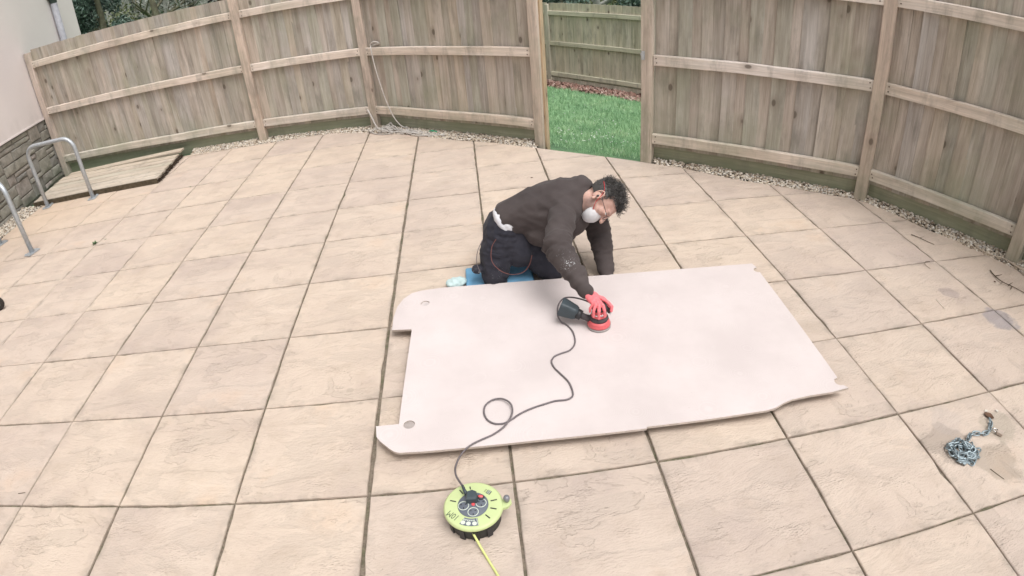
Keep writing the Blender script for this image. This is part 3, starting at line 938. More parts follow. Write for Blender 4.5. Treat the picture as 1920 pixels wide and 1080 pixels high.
# ------------------------------------------------------------------ sander with its dust box and lead
M['red'] = plain('red_plastic', (0.70, 0.13, 0.14), 0.42, spec=0.5, nscale=40, namp=0.1)
M['rubber'] = plain('grey_rubber', (0.075, 0.066, 0.070), 0.7, nscale=50)
M['teal'] = plain('teal_grey_plastic', (0.050, 0.066, 0.076), 0.5, spec=0.4, nscale=30, namp=0.12)
M['black'] = plain('black_plastic', (0.022, 0.022, 0.025), 0.45, spec=0.5)
M['padgrey'] = plain('dusty_pad', (0.34, 0.32, 0.31), 0.6)
M['cable'] = plain('grey_black_cable', (0.15, 0.13, 0.135), 0.55)
M['chrome'] = plain('bright_metal', (0.6, 0.6, 0.6), 0.25, metal=1.0)
SX, SY = 4.741, -3.298
sander = empty('orbital_sander', (0, 0, 0), 'red random orbit sander with dark dust box, gripped by the gloved hand', 'sander')
def L(name, prof, mat, parent=sander, n=36, c=(SX, SY, BZ)):
    mb = MB(); mb.lathe(prof, c, n); return mb.build(name, mat, parent, smooth=True)
L('sanding_pad', [(0.060, 0.001), (0.0635, 0.003), (0.0635, 0.010), (0.058, 0.0125)], M['padgrey'])
L('skirt', [(0.056, 0.0128), (0.061, 0.016), (0.061, 0.024), (0.057, 0.030), (0.058, 0.033), (0.055, 0.040), (0.050, 0.046)], M['red'])
L('rubber_ring', [(0.047, 0.0462), (0.050, 0.052), (0.048, 0.064), (0.043, 0.069)], M['rubber'])
L('motor_body', [(0.041, 0.0692), (0.043, 0.075), (0.038, 0.084), (0.036, 0.098), (0.037, 0.108)], M['red'])
L('silver_band', [(0.0385, 0.0835), (0.0392, 0.085), (0.0392, 0.091), (0.0385, 0.0925)], M['chrome'])
L('grip', [(0.0365, 0.1082), (0.040, 0.116), (0.040, 0.126), (0.034, 0.136), (0.020, 0.142), (0.004, 0.1435)], M['rubber'])
# nozzle
mb = MB(); mb.tube([(SX - 0.045, SY + 0.010, BZ + 0.045), (SX - 0.075, SY + 0.022, BZ + 0.055), (SX - 0.098, SY + 0.034, BZ + 0.066)], [0.019, 0.017, 0.018], 14); mb.build('nozzle', M['rubber'], sander, smooth=True)
mb = MB(); mb.tube([(SX - 0.088, SY + 0.028, BZ + 0.06), (SX - 0.112, SY + 0.040, BZ + 0.071)], [0.027, 0.028], 16); mb.build('collar', M['black'], sander, smooth=True)
# tapered dust box
ax = V((-0.86, 0.38, 0.33)).normalized()
side = V((ax.y, -ax.x, 0)).normalized()
upv = side.cross(ax); 
if upv.z < 0: upv = -upv
c0 = V((SX - 0.108, SY + 0.038, BZ + 0.070))
mb = MB()
sec = [(0.0, .024, .028), (0.012, .030, .034), (0.055, .036, .041), (0.085, .040, .044), (0.096, .038, .042)]
vs = []; nn = 16
for t, hw, hh in sec:
    for k in range(nn):
        a2 = 2 * math.pi * k / nn
        cx_, sx_ = math.cos(a2), math.sin(a2)
        e = 0.45
        vs.append(c0 + ax * t + side * (hw * math.copysign(abs(cx_) ** e, cx_)) + upv * (hh * math.copysign(abs(sx_) ** e, sx_)))
fs = [(i * nn + k, i * nn + (k + 1) % nn, (i + 1) * nn + (k + 1) % nn, (i + 1) * nn + k) for i in range(len(sec) - 1) for k in range(nn)]
fs += [tuple(reversed(range(nn))), tuple((len(sec) - 1) * nn + k for k in range(nn))]
mb.add(vs, fs); mb.build('dust_box', M['teal'], sander)
# switch + lead entry to the right of the hand
mb = MB(); mb.tube([(SX + 0.02, SY + 0.005, BZ + 0.115), (SX + 0.048, SY - 0.004, BZ + 0.10), (SX + 0.055, SY - 0.008, BZ + 0.085)], [0.014, 0.013, 0.010], 12); mb.build('switch_housing', M['black'], sander, smooth=True)
mb = MB(); mb.sph((SX + 0.056, SY - 0.014, BZ + 0.083), 0.007); mb.build('switch_button', plain('pale_button', (0.6, 0.58, 0.55), 0.5), sander, smooth=True)
CZ = BZ + 0.005
lead = [(4.735, -3.295, .175), (4.69, -3.24, .185), (4.63, -3.185, .180), (4.58, -3.165, .170), (4.545, -3.185, .145), (4.535, -3.215, .105), (4.548, -3.235, .073)]
lead += [(x, y_, CZ) for x, y_ in [(4.575, -3.262), (4.595, -3.320), (4.596, -3.39), (4.583, -3.440), (4.553, -3.477), (4.51, -3.492), (4.473, -3.509), (4.452, -3.545), (4.458, -3.592), (4.479, -3.640), (4.506, -3.70), (4.515, -3.755), (4.511, -3.805), (4.480, -3.825), (4.430, -3.824), (4.376, -3.836), (4.32, -3.852), (4.263, -3.878)]]
lead += [(4.222, -3.908, CZ), (4.188, -3.925, CZ), (4.150, -3.922, CZ), (4.118, -3.893, CZ), (4.105, -3.845, CZ), (4.115, -3.797, CZ), (4.150, -3.770, CZ + .002), (4.192, -3.776, CZ + .008), (4.224, -3.812, CZ + .012), (4.232, -3.86, CZ + .012), (4.218, -3.905, CZ + 0.009), (4.185, -3.948, CZ + 0.002), (4.137, -3.984, CZ), (4.09, -4.005, CZ), (4.044, -4.028, CZ), (4.01, -4.055, CZ - .004), (3.985, -4.09, .055), (3.970, -4.14, .058), (3.972, -4.19, .075), (3.983, -4.235, .095), (3.998, -4.278, .113), (4.008, -4.300, .118)]
mb = MB(); mb.tube(spline(lead, 6), 0.0042, 8)
pc = mb.build('power_lead', M['cable'], sander, smooth=True)

# ------------------------------------------------------------------ cable reel
reel = empty('cable_reel', (0, 0, 0), 'lime green and black cable reel standing on the slabs in front of the board', 'cable reel')
RX, RY = 4.036, -4.364
M['lime'] = plain('lime_plastic', (0.52, 0.60, 0.30), 0.42, spec=0.4, nscale=12, namp=0.04)
M['reel_black'] = plain('reel_black', (0.040, 0.042, 0.040), 0.6)
M['sock_grey'] = plain('socket_grey', (0.13, 0.145, 0.175), 0.5, namp=0.05)
M['pale_print'] = plain('pale_print', (0.62, 0.68, 0.58), 0.5, namp=0.05)
M['dark_print'] = plain('dark_print', (0.10, 0.13, 0.08), 0.5, namp=0.05)
M['redlamp'] = plain('red_button', (0.75, 0.10, 0.11), 0.3, spec=0.6)
RT = 0.089
def RL(name, prof, mat, c=(RX, RY, 0), n=48, parent=reel, smooth=True):
    mb = MB(); mb.lathe(prof, c, n); return mb.build(name, mat, parent, smooth=smooth)
RL('drum', [(0.095, 0.002), (0.100, 0.006), (0.104, 0.060), (0.104, 0.069)], M['reel_black'])
for k in range(5):
    a2 = R(-60 - k * 30)
    mb = MB(); mb.box((-0.011, -0.003, 0.004), (0.011, 0.006, 0.058)); mb.build('drum_rib', M['black'], reel, loc=(RX + .1035 * math.cos(a2), RY + .1035 * math.sin(a2), 0), rot=(0, 0, a2 + math.pi / 2))
RL('lid', [(0.104, 0.0692), (0.112, 0.071), (0.114, 0.076), (0.1135, 0.082), (0.1115, 0.084), (0.1105, 0.0865), (0.107, 0.0885), (0.103, RT), (0.07, RT)], M['lime'])
def onlid(x, y_, z=0.0): return (RX + x, RY + y_, RT + z)
RL('socket_disc', [(0.0585, RT), (0.0585, RT + .0015), (0.057, RT + 0.003)], M['sock_grey'])
# four sockets: one under the plug, three open
def disc(name, c, r_, mat, z=0.0, h=0.0012, n=24, parent=reel):
    mb = MB(); mb.lathe([(r_, 0), (r_, h)], (RX + c[0], RY + c[1], RT + z), n); return mb.build(name, mat, parent)
for (x, y_) in ((-0.036, -0.002), (0.031, 0.003), (-0.001, -0.035)):
    mb = MB(); mb.tube([(RX + x + .0195 * math.cos(2 * math.pi * k / 28), RY + y_ + .0195 * math.sin(2 * math.pi * k / 28), RT + .0035) for k in range(28)], 0.0014, 6, closed=True)
    so = mb.build('socket', M['pale_print'], reel)
    mb = MB()
    mb.box((x - .0018 + RX, y_ + 0.005 + RY, RT + .003), (x + .0018 + RX, y_ + .0125 + RY, RT + .0038)) if False else None
    for (u, v_, hw, hh) in ((0, -0.011, .0018, .004), (-0.009, 0.006, .0035, .0018), (0.009, 0.006, .0035, .0018)):
        mb.box((RX + x + u - hw, RY + y_ + v_ - hh, RT + .0031), (RX + x + u + hw, RY + y_ + v_ + hh, RT + .0039))
    mb.build('pin_slots', M['black'], so)
disc('reset_button', (0.001, -0.001), 0.0065, M['redlamp'], z=.003, h=.004)
# plug in the rear socket, switch lamp beside it
mb = MB()
for t, s_ in ((0, 1),):
    prof = [(-.022, -.020), (.016, -.024), (.024, -.012), (.022, .016), (.006, .026), (-.018, .018)]
    vs = [(RX - .003 + x, RY + .026 + y_, RT + .003) for x, y_ in prof] + [(RX - .003 + x * .95, RY + .026 + y_ * .95, RT + .028) for x, y_ in prof] + [(RX - .003 + x * .72, RY + .028 + y_ * .72, RT + .034) for x, y_ in prof]
    n_ = 6
    fs = [tuple(reversed(range(6)))] + [(k, (k + 1) % 6, 6 + (k + 1) % 6, 6 + k) for k in range(6)] + [(6 + k, 6 + (k + 1) % 6, 12 + (k + 1) % 6, 12 + k) for k in range(6)] + [tuple(range(12, 18))]
    mb.add(vs, fs)
plug = mb.build('plug', M['teal'], pc)
mb = MB(); mb.tube([(RX - .020, RY + .040, RT + .018), (4.009, -4.312, .114), (4.002, -4.288, .117)], [0.009, 0.0065, 0.005], 10); mb.build('cord_grip', M['teal'], sander, smooth=True)
mb = MB(); mb.ell((RX + .030, RY + .028, RT + .006), ((.016, -.004, 0), (.004, .011, 0), (0, 0, .006))); mb.build('switch_surround', M['black'], reel, smooth=True)
mb = MB(); mb.ell((RX + .031, RY + .029, RT + .010), ((.010, -.003, 0), (.003, .006, 0), (0, 0, .005))); mb.build('red_rocker', M['redlamp'], reel, smooth=True)
# radial slots
for deg in (95, 122, 160, 8, -20, -50):
    a2 = R(deg); r0, r1 = 0.068, 0.092
    if deg == 95: r0, r1 = 0.076, 0.090
    mb = MB(); mb.box((r0, -0.0023, RT + .0002), (r1, 0.0023, RT + .0012))
    mb.build('slot', M['black'], reel, loc=(RX, RY, 0), rot=(0, 0, a2))
# handle lug with knob
mb = MB(); mb.prism([(0.100, -0.030), (0.130, -0.022), (0.145, -0.004), (0.143, 0.012), (0.128, 0.020), (0.106, 0.014)], RT - 0.018, RT - 0.006)
lug = mb.build('handle_lug', M['lime'], reel, loc=(RX, RY, 0))
RL('handle_knob', [(0.008, RT - .006), (0.011, RT), (0.013, RT + .012), (0.011, RT + .021), (0.005, RT + .025)], plain('smoky_knob', (0.16, 0.16, 0.18), 0.2, spec=0.8, coat=0.6), c=(RX + .128, RY + .004, 0), n=18)
# print
def text(name, s, size, loc, rz, mat, parent, sx=1.0):
    cu = bpy.data.curves.new(name, 'FONT'); cu.body = s; cu.size = size; cu.align_x = 'CENTER'; cu.align_y = 'CENTER'; cu.extrude = 0.0002; cu.space_character = 1.0
    cu.resolution_u = 2
    o = bpy.data.objects.new(name, cu); col.objects.link(o)
    me = bpy.data.meshes.new_from_object(o.evaluated_get(bpy.context.evaluated_depsgraph_get()))
    bpy.data.objects.remove(o)
    me.materials.clear(); me.materials.append(mat)
    for v in me.vertices: v.co.x *= sx
    return link(name, me, parent, loc, (0, 0, rz))
text('lettering', '10M', 0.038, onlid(-0.077, -0.040, .0006), R(138), M['dark_print'], reel, 0.75)
mb = MB()
for i, (r0, r1, a0, a1) in enumerate(((0.064, 0.098, 236, 282),)):
    P = [(r0 * math.cos(R(a)), r0 * math.sin(R(a))) for a in range(a1, a0 - 1, -4)] + [(r1 * math.cos(R(a)), r1 * math.sin(R(a))) for a in range(a0, a1 + 1, 4)]
    mb.prism(P[::-1] if area(P) < 0 else P, RT + .0002, RT + .0008)
pnl = mb.build('print_panel', M['sock_grey'], reel, loc=(RX, RY, 0))
for k, a2 in enumerate((242, 256, 271)):
    mb = MB(); mb.lathe([(0.0088, 0), (0.0088, .0007)], (.087 * math.cos(R(a2)), .087 * math.sin(R(a2)), RT + .0009), 20); mb.build('pictogram', M['pale_print'], pnl)
mb = MB()
for k in range(6):
    a2 = R(240 + k * 6); mb.box((0.070, -0.0022, RT + .0009), (0.0755, 0.0022, RT + .0014), Matrix.Rotation(a2, 4, 'Z'))
mb.box((0.066, -0.001, RT + .0009), (0.097, 0.001, RT + .0014), Matrix.Rotation(R(279), 4, 'Z'))
mb.build('printed_lines', M['pale_print'], pnl)
mb = MB()
Mr = Matrix.Translation((0.063, 0.052, 0)) @ Matrix.Rotation(R(-38), 4, 'Z')
mb.box((-.009, -.009, RT + .0002), (.009, .009, RT + .0009), Mr)
pb = mb.build('print_block', M['dark_print'], reel, loc=(RX, RY, 0))
mb = MB()
for k in range(3): mb.box((-.0065, -.006 + k * .0055, RT + .001), (.0065, -.0042 + k * .0055, RT + .0014), Mr)
mb.build('printed_lines', M['pale_print'], pb)
mb = MB()
for k in range(3): mb.box((-.020, -.006 + k * .0055, RT + .0002), (-.012, -.0042 + k * .0055, RT + .0007), Mr)
mb.build('printed_lines', M['dark_print'], reel, loc=(RX, RY, 0))
# mains cable leaving the reel
mb = MB(); mb.tube(spline([(4.020, -4.450, .050), (4.032, -4.476, .042), (4.052, -4.515, .015), (4.085, -4.59, .006), (4.128, -4.69, .006), (4.20, -4.86, .006), (4.36, -5.2, .006), (4.7, -5.9, .006)], 6), 0.0048, 8)
mb.build('mains_cable', plain('lime_cable', (0.62, 0.66, 0.25), 0.5, namp=0.05), reel, smooth=True)

# ------------------------------------------------------------------ chain and padlock
M['chain'] = plain('zinc_chain', (0.30, 0.36, 0.39), 0.38, metal=0.6, spec=0.6, nscale=60, namp=0.2)
chain = empty('steel_chain', (0, 0, 0), 'galvanised chain heaped on the stained slab at the lower right', 'chain')
def link_mesh():
    Ls, W, rr = 0.0165, 0.0098, 0.0036
    pts = []
    for k in range(16):
        a2 = 2 * math.pi * k / 16
        x = W * math.cos(a2) ; y_ = W * math.sin(a2)
        y_ += Ls * 0.62 if math.sin(a2) > 0.01 else (-Ls * 0.62 if math.sin(a2) < -0.01 else 0)
        pts.append((y_, x, 0))
    mb = MB(); mb.tube(pts, rr, 7, closed=True)
    return mb.mesh('link', M['chain'], True)
lm_ = link_mesh()
def put_link(p, d, roll):
    d = V(d).normalized()
    o = link('link', lm_, chain, p)
    o.rotation_mode = 'QUATERNION'
    from mathutils import Quaternion
    o.rotation_quaternion = d.to_track_quat('X', 'Z') @ Quaternion((1, 0, 0), roll)
random.seed(21)
run = spline([(6.225, -4.462, .016), (6.262, -4.435, .012), (6.30, -4.428, .010), (6.335, -4.443, .010), (6.372, -4.444, .010), (6.405, -4.425, .010), (6.43, -4.40, .010), (6.448, -4.375, .010)], 20)
acc = 0; last = V(run[0]); k = 0
for i in range(1, len(run)):
    acc += (run[i] - run[i - 1]).length
    if acc >= 0.026:
        p = (run[i] + last) / 2
        put_link(p, run[i] - last, R(38) if k % 2 else R(-50))
        last = run[i]; acc = 0; k += 1
# the heap: one long wandering run
ang = 0.0; p = V((6.21, -4.47, .010))
cx_, cy_ = 6.160, -4.508
k = 0
for i in range(62):
    t = i / 62
    aa = i * 0.62 + random.uniform(-.3, .3)
    rad = 0.066 * math.sqrt(random.uniform(.03, 1.0))
    p = V((cx_ + rad * 1.15 * math.cos(aa), cy_ + rad * .95 * math.sin(aa), 0.006 + 0.036 * (1 - (rad / .070) ** 2) * random.uniform(.1, 1)))
    dr = V((-math.sin(aa) + random.uniform(-.9, .9), math.cos(aa) + random.uniform(-.9, .9), random.uniform(-.3, .3)))
    put_link(p, dr, random.uniform(-1.2, 1.2))
pad = empty('padlock', (0, 0, 0), 'small brass-silver padlock hooked to the end of the chain', 'padlock')
pM = Matrix.Translation((6.432, -4.468, 0.014)) @ Matrix.Rotation(R(35), 4, 'Z')
mb = bevel_box(0.030, 0.030, 0.014, 0.002); o = mb.build('lock_body', plain('lock_brass', (0.50, 0.42, 0.36), 0.45, metal=0.3, nscale=60), pad); o.matrix_local = pM @ Matrix.Translation((0, 0, -0.008))
pts = [(-.010, .015, 0), (-.010, .028, 0)] + [(-.010 * math.cos(math.pi * k / 6), .028 + .010 * math.sin(math.pi * k / 6), 0) for k in range(1, 6)] + [(.010, .028, 0), (.010, .015, 0)]
mb = MB(); mb.tube(pts, .0028, 8); o = mb.build('shackle', M['chrome'], pad, smooth=True); o.matrix_local = pM

# ------------------------------------------------------------------ person
hoodM = mat_fabric('hoodie_fabric', (0.056, 0.045, 0.044), (0.080, 0.065, 0.063), 4, 0.003, splats=[((4.645, -3.20, 0.31), 0.035, 0.56), ((4.615, -3.15, 0.36), 0.055, 0.60), ((4.60, -3.12, 0.40), 0.05, 0.63)], splatcol=(0.42, 0.42, 0.43))
trouM = mat_fabric('work_trouser_fabric', (0.022, 0.022, 0.031), (0.036, 0.035, 0.046), 12, 0.002, splats=[((4.12, -2.75, 0.12), 0.05, 0.60), ((4.25, -2.80, 0.14), 0.08, 0.66)], splatcol=(0.45, 0.47, 0.48))
shirtM = mat_fabric('white_shirt_fabric', (0.60, 0.60, 0.64), (0.70, 0.70, 0.73), 12, 0.002)
skinM = NT('skin', 0.55)
n_ = skinM.noise(skinM.objco(), 30, 4, 0.6)
skinM.b.inputs['Subsurface Weight'].default_value = 0.12
skinM.b.inputs['Subsurface Radius'].default_value = (0.02, 0.008, 0.004)
SKC = skinM.ramp(n_, [(0.35, (0.52, 0.31, 0.255)), (0.65, (0.62, 0.40, 0.335))])
person = empty('person', (0, 0, 0), 'person kneeling behind the board in dark hoodie, white dust mask and red glove, sanding', 'person')

Sp = [V(p) for p in ((4.350, -2.56, 0.372), (4.43, -2.56, 0.418), (4.54, -2.57, 0.470), (4.66, -2.595, 0.495), (4.745, -2.62, 0.500), (4.80, -2.635, 0.505))]
Rv = V((-0.56, -0.78, 0.27)).normalized()
def torso(mb, scale=1.0, sub=6, data=None):
    # half width, dorsal, ventral along the spine
    data = data or [(0.156, 0.106, 0.130), (0.165, 0.098, 0.150), (0.172, 0.098, 0.200), (0.180, 0.108, 0.220), (0.160, 0.112, 0.160), (0.095, 0.085, 0.08)]
    for i in range(len(Sp) - 1):
        for k in range(sub):
            t = k / sub
            p = Sp[i].lerp(Sp[i + 1], t)
            hw, do, ve = [(data[i][j] + (data[i + 1][j] - data[i][j]) * t) * scale for j in range(3)]
            T = (Sp[min(i + 1, 5)] - Sp[i]).normalized()
            r_ = (Rv - T * Rv.dot(T)).normalized()
            D = T.cross(r_)
            if D.z < 0: D = -D
            c = p + D * ((do - ve) / 2) * 0.9
            mb.ell(c, (r_ * hw, T * 0.05 * scale, D * (do + ve) / 2), 16, 9)
RSH, REL, RWR = V((4.650, -2.765, 0.480)), V((4.572, -3.015, 0.405)), V((4.672, -3.232, 0.268))
LSH, LEL, LWR = V((4.870, -2.480, 0.395)), V((4.905, -2.600, 0.200)), V((4.906, -2.775, 0.036))
RHIP, RKN, RAN = V((4.305, -2.615, 0.300)), V((4.234, -2.690, 0.076)), V((4.225, -2.36, 0.07))
LHIP, LKN, LAN = V((4.405, -2.475, 0.300)), V((4.575, -2.700, 0.090)), V((4.47, -2.36, 0.07))

# head frame
HC = V((4.872, -2.720, 0.508))
HSC = 1.12
HF = V((0.12, -0.66, -0.74)).normalized()
HU = V((0.93, -0.03, 0.26)); HU = (HU - HF * HU.dot(HF)).normalized()
HR = HF.cross(HU).normalized()
def hp(r_, f_, u_): return HC + (HR * r_ + HF * f_ + HU * u_) * HSC
# short stubble on the jaw
for off_, r0_ in (((.055, .015, -.055), .050), ((.045, .055, -.075), .045), ((.0, .03, -.09), .05)):
    vd = skinM.n('ShaderNodeVectorMath', operation='DISTANCE'); skinM.l(skinM.objco(), vd.inputs[0]); vd.inputs[1].default_value = hp(*off_)
    SKC = skinM.mix(skinM.rng(vd.outputs['Value'], r0_, r0_ * .5, 0, .7), SKC, (0.17, 0.115, 0.10))
skinM = skinM.col(SKC)
# body: one continuous skin under the clothes
mb = MB()
torso(mb, 0.70, 5)
mb.limb([(RSH, .055), (REL, .042), (RWR, .028)], 12)
mb.limb([(LSH, .055), (LEL, .042), (LWR, .028)], 12)
mb.limb([(RHIP, .075), (RKN, .052), (RAN, .040)], 12)
mb.limb([(LHIP, .085), (LKN, .052), (LAN, .040)], 12)
mb.limb([(RAN, .036), (RAN + V((0, .12, -.025)), .028)], 6)
mb.limb([(LAN, .036), (LAN + V((0, .12, -.025)), .028)], 6)
mb.ell((4.34, -2.55, .31), ((.09, 0, 0), (0, .11, 0), (0, 0, .08)))
mb.limb([(V((4.79, -2.635, 0.505)), .062), (hp(0, -0.02, -0.05), .058)], 8)
# far (left) hand resting on the slab behind the board
mb.limb([(LWR, .027), (LWR + V((.03, -.015, -.02)), .030), (LWR + V((.06, -.02, -.03)), .024)], 5)
for k, (dy, ln) in enumerate(((-.030, .055), (-.012, .062), (.006, .058), (.022, .045))):
    mb.limb([(LWR + V((.06, -.02 + dy, -.034)), .010), (LWR + V((.06 + ln, -.022 + dy * 1.2, -.042)), .009)], 5)
# head
mb.ell(hp(0, -0.008, 0.035), (HR * 0.074 * HSC, HF * 0.093 * HSC, HU * 0.086 * HSC), 20, 14)
mb.ell(hp(0, 0.022, -0.035), (HR * 0.060 * HSC, HF * 0.066 * HSC, HU * 0.070 * HSC), 18, 12)
mb.ell(hp(0, 0.058, -0.082), (HR * 0.026 * HSC, HF * 0.022 * HSC, HU * 0.018 * HSC), 12, 8)
mb.ell(hp(0, 0.078, 0.030), (HR * 0.050 * HSC, HF * 0.014 * HSC, HU * 0.012 * HSC), 12, 8)
mb.limb([(hp(0, 0.088, 0.018), .009), (hp(0, 0.108, -0.022), .013)], 6)
for s_ in (-1, 1):
    mb.ell(hp(0.045 * s_, 0.060, -0.010), (HR * 0.018 * HSC, HF * 0.018 * HSC, HU * 0.015 * HSC), 10, 7)
    mb.ell(hp(0.030 * s_, 0.078, 0.008), (HR * 0.014 * HSC, HF * 0.010 * HSC, HU * 0.010 * HSC), 10, 7)
body = remesh(mb, 'body', skinM, 0.0062, 5, person)
# ears: rim and lobe as their own shapes
for s_ in (1, -1):
    mb = MB()
    rim = [hp(s_ * (0.079 + 0.006 * math.sin(t)), -0.012 - 0.017 * math.cos(t) * 1.0, 0.002 + 0.031 * math.sin(t)) for t in [math.pi * (-0.45 + 1.6 * k / 14) for k in range(15)]]
    mb.tube(rim, [0.0045] * 15, 7)
    mb.ell(hp(s_ * 0.077, -0.012, 0.0), (HR * 0.006, HF * 0.017, HU * 0.029), 12, 8)
    mb.ell(hp(s_ * 0.080, -0.004, -0.029), (HR * 0.006, HF * 0.009, HU * 0.010), 10, 7)
    er = remesh(mb, 'ear', skinM, 0.0022, 3, person)
    mb = MB(); mb.ell(hp(s_ * 0.0825, -0.006, -0.004), (HR * 0.004, HF * 0.006, HU * 0.009), 10, 7)
    mb.build('earpiece', M['black'], er, smooth=True)
# stubble shading is left to the skin; eyes
for s_ in (-1, 1):
    mb = MB(); mb.ell(hp(0.030 * s_, 0.078, 0.010), (HR * 0.0125, HF * 0.0105, HU * 0.0095), 12, 8); mb.build('eye', plain('eye_white', (0.7, 0.68, 0.66), 0.25, spec=0.6), person, smooth=True)

# clothes
def folds(c, amp, s1=9.0, s2=22.0):
    a2 = noise.noise(V((c.x * s1, c.y * s1 * 1.3, c.z * s1))) 
    b2 = 1 - abs(noise.noise(V((c.x * s2, c.y * s2 * .8, c.z * s2 * 1.2 + 5)))) * 2
    return amp * (0.9 * a2 + 0.55 * b2 - 0.35)
def arm_folds(c, a, b, amp, freq):
    d = (b - a); t = (c - a).dot(d) / d.length_squared
    if -0.15 < t < 1.15:
        r_ = (c - (a + d * max(0, min(1, t)))).length
        if r_ < 0.12: return amp * math.sin(t * freq + 7.0 * noise.noise(c * 9)) * max(0, 1 - abs(t - .75) * 1.3)
    return 0
def ridge(v): return 1 - 2 * abs(noise.noise(v))
def limb_crease(c, a, b, t0, wid, amp):
    d = b - a; L2 = d.length_squared; t = (c - a).dot(d) / L2
    if -0.4 < t < 1.4 and (c - (a + d * max(0, min(1, t)))).length < 0.115:
        u = d.normalized(); off_ = c - a; ax = off_.dot(u); rad = off_ - u * ax
        k = ridge(V((rad.x * 9, rad.y * 9, rad.z * 9)) + u * (ax * 33))
        return amp * (k - .25) * math.exp(-((t - t0) / wid) ** 2)
    return 0
FD1 = V((.62, .25, .74)).normalized(); FD2 = V((.35, -.80, -.48)).normalized()
def hood_disp(c, nn):
    e = folds(c, 0.0035, 6.5, 13)
    # drapery: ridges run across the back and hang from the shoulder
    a2 = FD1.cross(FD2)
    e += 0.0095 * (ridge(V((c.dot(FD1) * 2.5, c.dot(FD2) * 10, c.dot(a2) * 5))) - .2)
    e += 0.0055 * (ridge(V((c.dot(FD2) * 5 + 9, c.dot(FD1) * 17, c.dot(a2) * 9))) - .2)
    e += limb_crease(c, RSH, REL, 1.0, .38, .009)
    e += limb_crease(c, REL, RWR, 0.0, .40, .009)
    e += limb_crease(c, REL, RWR, 0.75, .22, .007)
    e += limb_crease(c, LSH, LEL, 1.0, .5, .008)
    e += limb_crease(c, LEL, LWR, .6, .4, .006)
    # shoulder seam
    d = REL - RSH; t = (c - RSH).dot(d) / d.length_squared
    if (c - RSH).length < .14: e -= .0035 * math.exp(-((t - .05) / .035) ** 2)
    # pull lines from the armpit
    ap = c - V((4.66, -2.70, .40)); r_ = ap.length
    e += 0.010 * ridge(V((math.atan2(ap.z, ap.x) * 3.2, r_ * 3, 4))) * max(0, 1 - r_ / .17)
    return e
mb = MB()
torso(mb, 1.0, 8)
mb.ell((4.62, -2.66, 0.325), ((.12, 0, 0), (0, .12, 0), (0, 0, .105)))        # loose front hanging down
mb.ell((4.54, -2.64, 0.31), ((.12, 0, -.02), (0, .12, 0), (0, 0, .08)))
mb.ell((4.74, -2.64, 0.385), ((.085, 0, .02), (0, .12, 0), (0, 0, .10)))
mb.limb([(RSH + V((0.03, 0.05, 0.0)), .092), (RSH, .080), (REL, .064), (REL.lerp(RWR, .6), .054), (REL.lerp(RWR, .86), .047)], 12)
mb.limb([(LSH + V((-0.03, -0.04, 0.02)), .10), (LSH, .085), (LEL, .062), (LEL.lerp(LWR, .80), .048)], 12)
mb.limb([(REL.lerp(RWR, .86), .038), (REL.lerp(RWR, 1.10), .035)], 5)
mb.limb([(LEL.lerp(LWR, .80), .037), (LEL.lerp(LWR, 1.04), .034)], 5)
# hood bunched round the neck
neckc = V((4.815, -2.650, 0.525))
for k in range(26):
    a2 = 2 * math.pi * k / 26
    nd = (HC - V((4.77, -2.62, .50))).normalized()
    s1 = Rv; s2 = nd.cross(s1).normalized(); 
    if s2.z < 0: s2 = -s2
    rr = 0.082
    c = neckc - nd * 0.028 + s1 * (rr * math.cos(a2)) + s2 * (rr * math.sin(a2)) - nd * 0.020 * max(0, math.sin(a2))
    mb.sph(c, 0.024 + 0.006 * max(0, math.sin(a2)))
hs1 = neckc - nd * 0.055 + s2 * 0.058
mb.ell(hs1, (s1 * .090, nd * .075, s2 * .040), 16, 10)
hood = remesh(mb, 'hoodie', hoodM, 0.0085, 5, person, disp=hood_disp)
# open the collar: drop vertices inside the neck by carving the hood ring is left to the folds

mb = MB()
mb.ell((4.315, -2.565, 0.322), ((.122, -.03, .02), (.03, .155, 0), (0, 0, .125)), 18, 12)
mb.ell((4.36, -2.52, 0.32), ((.11, 0, .03), (0, .13, 0), (0, 0, .12)), 16, 10)
mb.limb([(RHIP, .112), (RHIP.lerp(RKN, .5) + V((-.012, 0, 0)), .100), (RKN, .080)], 12)
mb.limb([(RKN, .074), (RKN.lerp(RAN, .6), .064), (RAN, .056)], 10)
mb.limb([(LHIP, .125), (LHIP.lerp(LKN, .5) + V((-.02, 0, 0)), .112), (LKN, .085)], 12)
mb.limb([(V((4.37, -2.58, .30)), .12), (V((4.40, -2.66, .19)), .085)], 8)
mb.limb([(LKN, .074), (LKN.lerp(LAN, .6), .064), (LAN, .056)], 10)
mb.ell((4.135, -2.70, 0.135), ((.035, 0, 0), (0, .04, 0), (0, 0, .022)))       # loose pocket flap by the knee
def tr_disp(c, nn):
    e = folds(c, 0.006, 8, 17)
    e += limb_crease(c, RHIP, RKN, 0.1, .35, .009) + limb_crease(c, RHIP, RKN, 0.95, .25, .010)
    e += limb_crease(c, LHIP, LKN, 0.1, .35, .008) + limb_crease(c, LHIP, LKN, 0.8, .35, .010)
    e += 0.006 * (ridge(V((c.x * 16, c.y * 7, c.z * 5.0))) - .2)
    return e
tr = remesh(mb, 'work_trousers', trouM, 0.0075, 3, person, disp=tr_disp)
